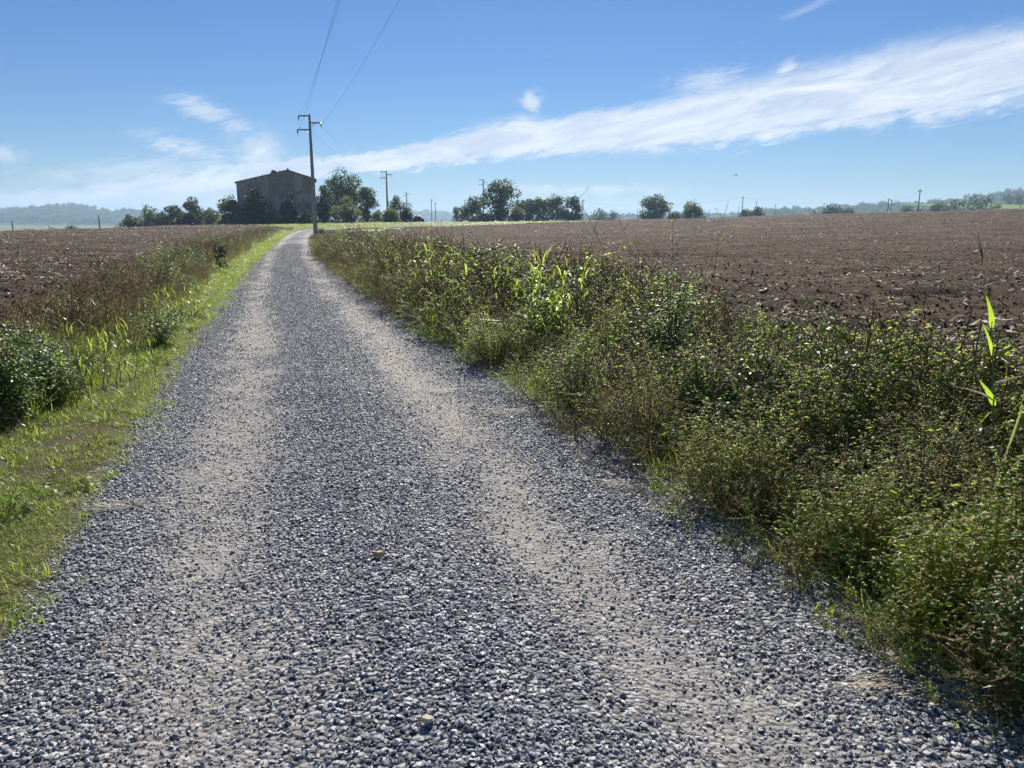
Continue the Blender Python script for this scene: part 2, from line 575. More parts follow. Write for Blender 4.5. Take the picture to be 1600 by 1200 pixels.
# ------------------------------------------------------------------ materials
def materials():
    # ploughed soil
    t = NT('soil')
    p = t.coord('Position')
    n1 = t.noise(p, 0.18, 4); n2 = t.noise(p, 3.5, 8, 0.72); n3 = t.noise(p, 38.0, 4, 0.7)
    rows = t.noise(t.coord('Position', (0.5, 5.0, 1.0)), 1.0, 5, 0.65, 0.4)
    strk = t.noise(t.coord('Position', (0.06, 0.55, 1.0)), 1.0, 6, 0.7, 0.6)
    f = t.math('ADD', t.math('MULTIPLY', n2, 0.40), t.math('ADD', t.math('MULTIPLY', n1, 0.15), t.math('ADD', t.math('MULTIPLY', rows, 0.15), t.math('MULTIPLY', strk, 0.30))))
    c = t.ramp(f, [(0.38, (0.050, 0.032, 0.021)), (0.50, (0.125, 0.083, 0.054)), (0.62, (0.25, 0.175, 0.118))])
    h = t.math('ADD', t.math('MULTIPLY', n2, 1.0), t.math('ADD', t.math('MULTIPLY', n3, 0.35), t.math('MULTIPLY', rows, 0.9)))
    t.out(t.bsdf(c, 0.95, 0.1, t.bump(h, 1.0, 0.22)))
    t = NT('clod')
    n = t.noise(t.coord(), 3.0, 4)
    f = t.math('ADD', t.math('MULTIPLY', n, 0.5), t.math('MULTIPLY', t.rand(), 0.5))
    t.out(t.bsdf(t.ramp(f, [(0.2, (0.085, 0.058, 0.041)), (0.55, (0.155, 0.108, 0.076)), (0.85, (0.25, 0.185, 0.132))]), 0.95, 0.1))
    # road bed: grey stone dust with tan in the wheel tracks
    t = NT('road_bed')
    p = t.coord('Position')
    n1 = t.noise(p, 1.1, 5, 0.6); n2 = t.noise(p, 60, 4, 0.7); n4 = t.noise(p, 9.0, 4, 0.65)
    v = t.voro(p, 46.0); vc = t.voro(p, 46.0, 'Color')
    tr = t.attr('track')
    cdust = t.ramp(n4, [(0.3, (0.235, 0.216, 0.188)), (0.7, (0.40, 0.375, 0.335))])
    sepc = t.N.new('ShaderNodeSeparateColor'); t.L.new(vc, sepc.inputs[0])
    cst = t.ramp(sepc.outputs[0], [(0.1, (0.07, 0.073, 0.085)), (0.55, (0.20, 0.205, 0.22)), (0.95, (0.48, 0.48, 0.49))])
    fac = t.mapr(t.math('ADD', t.math('MULTIPLY', tr, 0.75), t.math('MULTIPLY', n1, 0.55)), 0.30, 1.0)
    c = t.mix(t.math('MULTIPLY', fac, 0.9), cst, cdust)
    h = t.math('ADD', t.math('MULTIPLY', v, t.mapr(fac, 0, 1, -1.0, -0.25)), t.math('MULTIPLY', n2, 0.35))
    t.out(t.bsdf(c, 0.85, 0.25, t.bump(h, 1.0, 0.035)))
    # crushed stone
    t = NT('stone')
    n = t.noise(t.coord(), 2.5, 3)
    f = t.math('ADD', t.math('MULTIPLY', n, 0.2), t.math('MULTIPLY', t.rand(), 0.8))
    c = t.ramp(f, [(0.08, (0.115, 0.12, 0.135)), (0.45, (0.235, 0.243, 0.262)), (0.80, (0.39, 0.395, 0.405)), (0.95, (0.56, 0.55, 0.53)), (0.985, (0.50, 0.43, 0.33))])
    t.out(t.bsdf(c, 0.55, 0.45))
    # verge soil and thatch
    t = NT('verge_soil')
    p = t.coord('Position')
    n = t.noise(p, 2.2, 6, 0.65); n2 = t.noise(p, 40, 5, 0.7)
    c = t.ramp(t.math('ADD', t.math('MULTIPLY', n, 0.6), t.math('MULTIPLY', n2, 0.4)),
               [(0.3, (0.045, 0.040, 0.022)), (0.5, (0.10, 0.088, 0.045)), (0.72, (0.20, 0.17, 0.095))])
    t.out(t.bsdf(c, 0.95, 0.1, t.bump(n2, 0.8, 0.03)))
    # meadow and far land
    t = NT('meadow')
    p = t.coord('Position')
    n = t.noise(p, 0.05, 4); n2 = t.noise(p, 1.4, 6, 0.7)
    c1 = t.ramp(n2, [(0.3, (0.10, 0.115, 0.028)), (0.7, (0.21, 0.215, 0.055))])
    c2 = t.ramp(n2, [(0.3, (0.13, 0.10, 0.05)), (0.7, (0.25, 0.20, 0.10))])
    t.out(t.bsdf(t.mix(t.mapr(n, 0.48, 0.66), c1, c2), 0.95, 0.1, t.bump(n2, 0.8, 0.1)))
    plain('green_crop', (0.13, 0.23, 0.03), 0.9, 0.1, 0.2, 0.05)
    plain('far_wood', (0.035, 0.055, 0.025), 0.95, 0.1, 0.4, 0.03, 0.5)
    # plants
    leaf_mat('weed_leaf', [(0.0, (0.075, 0.13, 0.028)), (0.45, (0.13, 0.185, 0.04)), (0.75, (0.21, 0.24, 0.05)), (0.95, (0.36, 0.32, 0.05))],
             [(0.0, (0.28, 0.46, 0.04)), (0.45, (0.42, 0.58, 0.05)), (0.75, (0.60, 0.66, 0.07)), (0.95, (0.84, 0.72, 0.08))], trans=0.6, rough=0.45, spec=0.36)
    leaf_mat('bramble_leaf', [(0.0, (0.05, 0.085, 0.028)), (0.6, (0.085, 0.125, 0.036)), (0.95, (0.18, 0.21, 0.04))],
             [(0.0, (0.18, 0.32, 0.05)), (0.6, (0.28, 0.44, 0.06)), (0.95, (0.5, 0.56, 0.08))], trans=0.5, rough=0.42, spec=0.45)
    leaf_mat('dry_leaf', [(0.0, (0.22, 0.13, 0.055)), (0.5, (0.34, 0.24, 0.11)), (1.0, (0.48, 0.40, 0.22))],
             [(0.0, (0.46, 0.27, 0.10)), (1.0, (0.70, 0.56, 0.26))], trans=0.4, rough=0.6, spec=0.25)
    leaf_mat('grass_blade', [(0.0, (0.09, 0.14, 0.025)), (0.5, (0.15, 0.20, 0.04)), (1.0, (0.26, 0.28, 0.07))],
             [(0.0, (0.30, 0.46, 0.04)), (0.5, (0.44, 0.58, 0.06)), (1.0, (0.60, 0.64, 0.12))], trans=0.5, rough=0.35, spec=0.5)
    leaf_mat('reed_blade', [(0.0, (0.12, 0.19, 0.03)), (0.6, (0.20, 0.27, 0.045)), (1.0, (0.30, 0.34, 0.08))],
             [(0.0, (0.38, 0.58, 0.04)), (0.6, (0.56, 0.72, 0.06)), (1.0, (0.74, 0.78, 0.14))], trans=0.55, rough=0.4, spec=0.4)
    leaf_mat('turf_blade', [(0.0, (0.17, 0.20, 0.06)), (0.5, (0.28, 0.30, 0.11)), (1.0, (0.44, 0.43, 0.22))],
             [(0.0, (0.32, 0.40, 0.08)), (1.0, (0.58, 0.60, 0.22))], trans=0.45, rough=0.5, spec=0.3)
    leaf_mat('bright_leaf', [(0.0, (0.13, 0.24, 0.02)), (1.0, (0.26, 0.36, 0.04))],
             [(0.0, (0.34, 0.58, 0.03)), (1.0, (0.55, 0.70, 0.06))], trans=0.6, rough=0.6, spec=0.15)
    leaf_mat('plume', [(0.0, (0.20, 0.11, 0.075)), (1.0, (0.38, 0.25, 0.19))],
             [(0.0, (0.4, 0.22, 0.15)), (1.0, (0.6, 0.42, 0.32))], trans=0.5, rough=0.7, spec=0.1)
    leaf_mat('straw', [(0.0, (0.30, 0.235, 0.15)), (0.6, (0.48, 0.41, 0.29)), (1.0, (0.68, 0.62, 0.49))], [(0.0, (0.4, 0.32, 0.2)), (1.0, (0.7, 0.62, 0.45))], trans=0.2, rough=0.6, spec=0.25)
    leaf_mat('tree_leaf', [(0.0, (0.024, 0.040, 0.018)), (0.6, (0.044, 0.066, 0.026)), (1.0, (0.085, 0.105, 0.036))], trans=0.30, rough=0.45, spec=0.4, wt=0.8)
    leaf_mat('olive_leaf', [(0.0, (0.055, 0.07, 0.035)), (0.6, (0.095, 0.115, 0.05)), (1.0, (0.16, 0.17, 0.075))], trans=0.30, rough=0.45, spec=0.4, wt=0.8)
    leaf_mat('dark_leaf', [(0.0, (0.014, 0.026, 0.016)), (0.6, (0.024, 0.040, 0.022)), (1.0, (0.04, 0.058, 0.03))], trans=0.15, rough=0.5, spec=0.3, wt=0.8)
    plain('stem_brown', (0.15, 0.11, 0.065), 0.8, 0.2, 0.4, 30)
    plain('stem_green', (0.15, 0.18, 0.05), 0.6, 0.3, 0.3, 30)
    plain('bark', (0.075, 0.06, 0.045), 0.95, 0.1, 0.35, 4, 0.4)
    # things
    plain('concrete', (0.33, 0.32, 0.305), 0.9, 0.2, 0.18, 3.0, 0.15)
    plain('wood_pole', (0.12, 0.095, 0.07), 0.9, 0.2, 0.3, 3.0)
    plain('steel', (0.22, 0.23, 0.24), 0.5, 0.5, 0.15, 10)
    plain('insulator', (0.12, 0.09, 0.08), 0.2, 0.6, 0.1, 10)
    plain('cable', (0.10, 0.10, 0.10), 0.6, 0.3, 0.1, 10)
    t = NT('plaster')
    p = t.coord('Object')
    n = t.noise(p, 0.55, 7, 0.65, 0.5); s = t.noise(t.coord('Object', (1.6, 1.6, 0.18)), 1.3, 5, 0.6); b = t.voro(t.coord('Object', (2.2, 2.2, 4.0)), 1.0)
    f = t.math('ADD', t.math('MULTIPLY', n, 0.55), t.math('MULTIPLY', s, 0.45))
    c = t.ramp(f, [(0.30, (0.20, 0.17, 0.145)), (0.46, (0.31, 0.27, 0.23)), (0.54, (0.40, 0.35, 0.30)), (0.72, (0.50, 0.45, 0.39))])
    t.out(t.bsdf(c, 0.95, 0.1, t.bump(t.math('ADD', n, t.math('MULTIPLY', b, 0.4)), 0.5, 0.05)))
    t = NT('bare_masonry')
    p = t.coord('Object')
    n = t.noise(p, 0.9, 6, 0.65); b = t.voro(t.coord('Object', (2.6, 2.6, 4.5)), 1.0)
    c = t.ramp(t.math('ADD', t.math('MULTIPLY', n, 0.6), t.math('MULTIPLY', b, 0.4)), [(0.25, (0.18, 0.145, 0.12)), (0.6, (0.28, 0.235, 0.195)), (0.85, (0.39, 0.335, 0.28))])
    t.out(t.bsdf(c, 0.95, 0.1, t.bump(b, 0.5, 0.05)))
    plain('roof_tile', (0.15, 0.105, 0.085), 0.9, 0.15, 0.45, 2.0, 0.2)
    plain('window_dark', (0.02, 0.02, 0.022), 0.4, 0.4, 0.2, 5)
    plain('old_wood', (0.16, 0.13, 0.10), 0.9, 0.1, 0.3, 6)
    plain('lintel_stone', (0.45, 0.41, 0.35), 0.9, 0.1, 0.2, 6)
    plain('black_sheet', (0.03, 0.032, 0.035), 0.5, 0.4, 0.3, 2)
    plain('fallen_leaf', (0.50, 0.31, 0.18), 0.6, 0.3, 0.3, 30)
    plain('twig', (0.20, 0.16, 0.11), 0.8, 0.2, 0.3, 30)
    plain('pale_stone', (0.50, 0.46, 0.33), 0.8, 0.2, 0.15, 30)
    plain('feather', (0.03, 0.03, 0.035), 0.7, 0.2, 0.2, 10)


materials()


# ------------------------------------------------------------------ the land
def relief(X, Y, step, s):
    Z = 0.0
    for wl, amp in ((9.0, 0.20), (3.7, 0.17), (1.6, 0.11), (0.7, 0.10), (0.33, 0.08), (0.17, 0.055)):
        k = sstep(wl / step, 1.6, 3.0)
        nn = vnoise(X / wl * (0.55 if wl > 1 else 1.0) + 7 * s, Y / wl * 1.25, s + int(wl * 100))
        Z = Z + k * amp * (np.abs(nn - 0.5) * -2 + 0.5)
    row = np.sin((Y + 0.05 * X + 0.5 * fbm(X * 0.2, Y * 0.3, s)) * 2 * math.pi / 1.5)      # drill rows run across the slope
    return Z + 0.05 * row * sstep(1.5 / step, 2, 4) - 0.01


def relief_at(x, y, side):
    st = np.maximum(np.maximum(0.055, 0.0095 * y), (0.8 * y + 8 + 0.3 * y) / 300)
    return relief(x, y, st, 1 if side > 0 else 2)


def build_land():
    # base sheet, to the horizon
    def ticks(lo, hi, base, g):
        v = [0.0]; s = base
        while v[-1] < hi:
            v.append(v[-1] + s); s *= g
        u = [0.0]; s = base
        while u[-1] > lo:
            u.append(u[-1] - s); s *= g
        return np.array(sorted(set(u + v)))
    xs = ticks(-5200, 5200, 3.0, 1.045)
    ys = ticks(-300, 5200, 3.0, 1.035)
    X, Y = np.meshgrid(xs, ys)
    Z = terrain(X, Y) - 0.12
    tag(link('ground', grid_mesh('ground', X, Y, Z, ['meadow'])), 'grassy land running back to the horizon', None, None, 'structure')

    # lane
    ss = [-6.0]
    while ss[-1] < 80:
        ss.append(ss[-1] + max(0.07, 0.012 * abs(ss[-1])))
    ss = np.array(ss)
    # past the pole the lane bends right and runs out in the meadow as a track
    cx, cyy = list(lane_x(ss)), list(ss)
    hw = list(lane_half(ss))
    bend = [(-20.75, 82), (-20.5, 85), (-19.8, 88), (-18.5, 91), (-16.6, 94), (-14.2, 97), (-11, 100), (-7, 103.5), (-2, 107)]
    for i, (bx, by) in enumerate(bend):
        cx.append(bx); cyy.append(by); hw.append(1.3)
    cx, cyy, hw = map(np.array, (cx, cyy, hw))
    dx, dy = np.gradient(cx), np.gradient(cyy)
    ln = np.hypot(dx, dy); nx, ny = dy / ln, -dx / ln
    tt = np.linspace(-1, 1, 56)
    ov = 0.35
    X = cx[:, None] + nx[:, None] * tt[None] * (hw[:, None] + ov)
    Y = cyy[:, None] + ny[:, None] * tt[None] * (hw[:, None] + ov)
    T = tt[None] * (hw[:, None] + ov) + 0 * X
    prof = 0.035 * np.exp(-((T + 0.12) / 0.42) ** 2) - 0.022 * np.exp(-((T - 0.68) / 0.3) ** 2) - 0.022 * np.exp(-((T + 0.88) / 0.3) ** 2) \
        - 0.03 * sstep(np.abs(T), 1.45, 2.0)
    Z = terrain(X, Y) + 0.02 + prof + 0.012 * (fbm(X * 3, Y * 3, 3) - 0.5) + 0.006 * (fbm(X * 11, Y * 11, 4) - 0.5)
    me = grid_mesh('gravel_road', X, Y, Z, ['road_bed'])
    tr = track(T, X, Y)
    a = me.attributes.new('track', 'FLOAT', 'POINT'); a.data.foreach_set('value', tr.ravel().astype(np.float32))
    tag(link('gravel_road', me), 'pale grey gravel lane with two worn wheel tracks', None, None, 'structure')

    # verges
    for side, fe, fw, nm, lab in ((-1, edge_l, verge_l, 'verge_left', 'grassy verge left of the gravel lane'), (1, edge_r, verge_r, 'verge_right', 'overgrown verge right of the gravel lane')):
        y = ss[ss < 79.5]
        u = np.linspace(0, 1, 40)
        e = fe(y) - side * 0.12
        X = e[:, None] + side * u[None] * (fw(y)[:, None] + 0.9)
        Y = y[:, None] + 0 * X
        dd = u[None] * (fw(y)[:, None] + 0.9)
        Z = terrain(X, Y) + 0.012 + 0.05 * (fbm(X * 1.3, Y * 1.3, 8) - 0.3) * sstep(dd, 0.1, 0.7) - 0.05 * sstep(dd, 0.0, 0.25) * 0 - 0.03 * (1 - sstep(dd, 0, 0.12))
        tag(link(nm, grid_mesh(nm, X, Y, Z, ['verge_soil'])), lab, None, None, 'structure')

    # ploughed fields
    rows = [-6.0]
    while rows[-1] < 172:
        rows.append(rows[-1] + max(0.055, 0.0095 * abs(rows[-1])))
    rows = np.array(rows)

    def field(nm, label, inner, outer, y, s):
        nfine, ncoarse = 300, 24
        uf = np.linspace(0, 1, nfine)
        xi, xo = inner(y), outer(y)
        X = xi[:, None] + (xo - xi)[:, None] * uf[None]
        far = np.linspace(0, 1, ncoarse + 1)[1:] ** 1.6 * 170
        X = np.concatenate([X, X[:, -1:] + np.sign(xo - xi)[:, None] * far[None]], 1)
        Y = y[:, None] + 0 * X
        Y = Y + 0.3 * np.gradient(y)[:, None] * (vnoise(X * 3, Y * 3, s) - 0.5)
        step = np.maximum(np.gradient(y)[:, None] + 0 * X, np.abs(np.gradient(X, axis=1)))
        Z = terrain(X, Y)
        Z = Z + relief(X, Y, step, s)
        me = grid_mesh(nm, X, Y, Z, ['soil'])
        tag(link(nm, me), label, None, None, 'structure')
        return me

    def in_r(y):
        e = edge_r(np.minimum(y, 70)) + verge_r(np.minimum(y, 70))
        return np.where(y < 70, e, np.interp(y, [70, 92, 108, 122, 135, 150, 172], [float(edge_r(np.array(70.)) + 2.6), -12, 0, 9, 24, 70, 150]))

    def in_l(y):
        e = edge_l(np.minimum(y, 84)) - verge_l(np.minimum(y, 84))
        return np.where(y < 72, e, np.interp(y, [72, 84, 92, 104, 118, 130], [float(edge_l(np.array(72.)) - 2.0), -23.6, -25.5, -36, -52, -70]))
    field('ploughed_field_1', 'bare brown ploughed field right of the lane', in_r, lambda y: np.maximum(in_r(y) + 6, 0.80 * np.maximum(y, 4) + 8), rows[rows < 165], 1)
    yl = rows[rows < 126]
    field('ploughed_field_2', 'bare brown ploughed field left of the lane', in_l, lambda y: np.minimum(in_l(y) - 6, -0.80 * np.maximum(y, 4) - 8), yl, 2)
    return in_l, in_r


def track(T, X, Y):
    wob = 0.10 * (fbm(X * 0.5, Y * 0.5, 21) - 0.5) * 2
    tr = np.exp(-((T - 0.68 + wob) / 0.36) ** 2) + np.exp(-((T + 0.90 + wob) / 0.36) ** 2)
    return np.clip(tr * (0.12 + 1.5 * fbm(X * 1.8, Y * 0.9, 22, 5, 0.6)), 0, 1.0)


IN_L, IN_R = build_land()


def road_z(x, y):
    T = (x - lane_x(y)) * CS
    prof = 0.035 * np.exp(-((T + 0.12) / 0.42) ** 2) - 0.022 * np.exp(-((T - 0.68) / 0.3) ** 2) - 0.022 * np.exp(-((T + 0.88) / 0.3) ** 2) \
        - 0.03 * sstep(np.abs(T), 1.45, 2.0)
    return terrain(x, y) + 0.02 + prof + 0.012 * (fbm(x * 3, y * 3, 3) - 0.5) + 0.006 * (fbm(x * 11, y * 11, 4) - 0.5)


# ------------------------------------------------------------------ far land: hills, woods, crop
def build_far():
    def ridge(nm, label, px0, px1, prof, Y, depth, seed):
        """a rounded hill whose skyline follows PROF (pixel x, pixel y) at distance Y"""
        n, k = 160, 26
        pxs = np.linspace(px0, px1, n)
        X = np.zeros((n, k)); YY = np.zeros((n, k)); Z = np.zeros((n, k))
        for i, q in enumerate(pxs):
            top = P(q, float(np.interp(q, *zip(*prof))), Y)
            ends = min(1, (q - px0) / 60 + 0.02, (px1 - q) / 60 + 0.02)
            for j in range(k):
                s = j / (k - 1)
                yy = Y + depth * (s - 0.45)
                b = math.sin(math.pi * s) ** 1.3
                X[i, j] = top.x * (yy / Y) ** 0.3; YY[i, j] = yy
                Z[i, j] = -9 + (top.z + 9 - 5) * b * max(0.0, ends)
        Z += 3.0 * (fbm(X / 60, YY / 60, seed) - 0.5)
        o = link(nm, grid_mesh(nm, X.T.copy(), YY.T.copy(), Z.T.copy(), ['far_wood']))
        tag(o, label, None, None, 'structure')
        return X, YY, Z
    H1 = ridge('hill_1', 'hazy blue wooded hill on the skyline left of the house', -260, 330,
               [(-260, 340), (-40, 331), (20, 331), (60, 329), (90, 325), (130, 326), (155, 331), (185, 335), (210, 333), (260, 340), (330, 346)], 1700, 700, 31)
    H2 = ridge('hill_2', 'faint blue hill on the skyline beyond the poles', 560, 760, [(560, 342), (620, 336), (650, 332), (690, 334), (720, 338), (760, 342)], 2600, 600, 32)
    H3 = ridge('hill_3', 'low hazy ridge on the skyline right of the lone trees', 1120, 1900,
               [(1120, 340), (1220, 331), (1300, 330), (1345, 325), (1390, 323), (1440, 321), (1500, 314), (1560, 306), (1620, 300), (1900, 296)], 1100, 500, 33)
    H4 = ridge('hill_4', 'flat hazy wooded rise far behind the middle trees', 820, 1240, [(820, 343), (900, 340), (960, 338), (1060, 338), (1100, 337), (1160, 336), (1240, 340)], 1500, 400, 34)
    # trees of the far woods
    protos = []
    for s in range(6):
        r = np.random.default_rng(100 + s)
        mb = MB()
        for c in range(7):
            cc = r.normal(0, 0.30, 3) * (1, 1, 0.6) + (0, 0, 0.62)
            for q in range(34):
                d = r.normal(0, 1, 3); d /= np.linalg.norm(d)
                pt = cc + d * 0.26 * r.uniform(0.6, 1.05)
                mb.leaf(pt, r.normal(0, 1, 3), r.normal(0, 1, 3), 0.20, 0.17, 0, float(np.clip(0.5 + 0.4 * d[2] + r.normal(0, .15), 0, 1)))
        mb.tube([(0, 0, -0.1), (0, 0, 0.5)], [0.035, 0.02], 4, 0, 0.0)
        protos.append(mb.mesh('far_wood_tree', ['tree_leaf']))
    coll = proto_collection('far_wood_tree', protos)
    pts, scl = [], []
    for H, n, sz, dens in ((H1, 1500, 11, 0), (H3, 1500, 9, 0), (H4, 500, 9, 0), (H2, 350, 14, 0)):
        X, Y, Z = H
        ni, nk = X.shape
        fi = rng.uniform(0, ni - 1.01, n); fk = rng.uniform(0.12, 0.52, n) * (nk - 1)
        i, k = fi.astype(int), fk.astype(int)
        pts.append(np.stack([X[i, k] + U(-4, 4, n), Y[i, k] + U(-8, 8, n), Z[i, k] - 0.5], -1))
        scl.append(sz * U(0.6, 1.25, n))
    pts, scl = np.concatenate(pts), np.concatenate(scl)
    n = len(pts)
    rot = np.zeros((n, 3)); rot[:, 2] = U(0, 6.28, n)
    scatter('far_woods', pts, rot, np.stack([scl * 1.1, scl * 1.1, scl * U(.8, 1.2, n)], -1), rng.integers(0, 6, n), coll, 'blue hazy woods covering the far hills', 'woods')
    # strip of young green crop at the far right
    a, b = P(1560, 327, 330), P(1760, 325, 330)
    xs = np.linspace(a.x, b.x, 20); ys = np.linspace(330, 420, 8)
    X, Y = np.meshgrid(xs, ys)
    Z = np.interp(Y, [330, 420], [P(1580, 327, 330).z, P(1580, 318.5, 420).z])
    me = grid_mesh('green_field', X, Y, Z, ['green_crop'])
    tag(link('green_field', me), 'bright green crop field at the far right skyline', None, None, 'structure')


build_far()


# ------------------------------------------------------------------ trees
def make_tree(name, label, cat, px, top, Y, wpx, mat='tree_leaf', n=3200, leaf=0.34, low=0.12, clumps=16, group=None, seed=0, trunk=True, shape='round', base=None, dz=0.0):
    r = np.random.default_rng(1000 + seed)
    tp = P(px, top, Y)
    bx = tp.x
    bz = tz(bx, Y) - 0.15 + dz if base is None else base
    h = tp.z - bz
    wd = wpx / FPX * Y / 2 * 1.17
    root = empty(name, (bx, Y, bz), label, cat, group)
    # crown clumps
    cs = []
    clumps = int(clumps * 1.3)
    for i in range(clumps):
        for _ in range(40):
            u = r.uniform(0, 1)
            zz = low + (1 - low) * u
            if shape == 'round':
                rad = math.sin(math.pi * min(0.97, 0.16 + 0.80 * u)) ** 0.6
            elif shape == 'bush':
                rad = math.cos(math.pi * 0.5 * u) ** 0.55
            else:
                rad = (1 - u) ** 0.7 + 0.15
            a = r.uniform(0, 2 * math.pi); q = math.sqrt(r.uniform(0.12, 1)) * rad
            cr = r.uniform(0.15, 0.29)
            c = np.array([math.cos(a) * q * wd * (1 - cr * 0.8), math.sin(a) * q * wd * (1 - cr * 0.8), zz * h * (1 - cr * 0.22)])
            if all(np.linalg.norm((c - d[0]) / (wd, wd, h * 0.5)) > 0.26 for d in cs):
                break
        cs.append((c, cr))
    mb = MB()
    per = n // clumps
    for c, cr in cs:
        rx, rz = cr * wd * 1.5, cr * max(wd, h * 0.5) * 1.15
        for _ in range(per):
            d = r.normal(0, 1, 3); d /= np.linalg.norm(d)
            k = r.uniform(0.35, 1.08) ** 0.6
            pt = c + d * (rx, rx, rz) * k
            if pt[2] < 0.03 * h:
                pt[2] = 0.03 * h + r.uniform(0, 0.05) * h
            L_ = leaf * r.uniform(0.6, 1.3)
            di = d * 0.6 + r.normal(0, 0.7, 3)
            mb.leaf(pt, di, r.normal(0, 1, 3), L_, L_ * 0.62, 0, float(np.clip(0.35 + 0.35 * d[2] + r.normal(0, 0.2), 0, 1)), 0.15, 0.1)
        if r.random() < 0.9:          # stray sprays that break the outline
            for _ in range(per // 6):
                d = r.normal(0, 1, 3); d /= np.linalg.norm(d)
                pt = c + d * (rx, rx, rz) * r.uniform(1.0, 1.35)
                if pt[2] > 0.04 * h:
                    mb.leaf(pt, d, r.normal(0, 1, 3), leaf * 0.8, leaf * 0.5, 0, float(r.uniform(0.3, 1)))
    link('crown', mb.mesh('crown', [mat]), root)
    tb = MB()
    tr = 0.028 * h + 0.03
    topz = h * (0.62 if shape != 'bush' else 0.4)
    path = [(0, 0, -0.3), (0.02 * h * r.normal(), 0.02 * h * r.normal(), topz * 0.4), (0.04 * h * r.normal(), 0.03 * h * r.normal(), topz)]
    tb.tube(path, [tr * 1.25, tr * 0.85, tr * 0.45], 7)
    link('trunk', tb.mesh('trunk', ['bark'], True), root)
    bb = MB()
    for c, cr in cs:
        s = r.uniform(0.35, 0.9)
        a = Vector(path[1]).lerp(Vector(path[2]), s) if c[2] > topz * 0.5 else Vector(path[0]).lerp(Vector(path[1]), max(0.5, s))
        e = Vector(c)
        mid = a.lerp(e, 0.5) + Vector((0, 0, -0.03 * h))
        bb.tube([a, mid, e], [tr * 0.42, tr * 0.28, tr * 0.1], 4)
    link('limb', bb.mesh('limb', ['bark']), root)['kind'] = 'stuff'
    return root


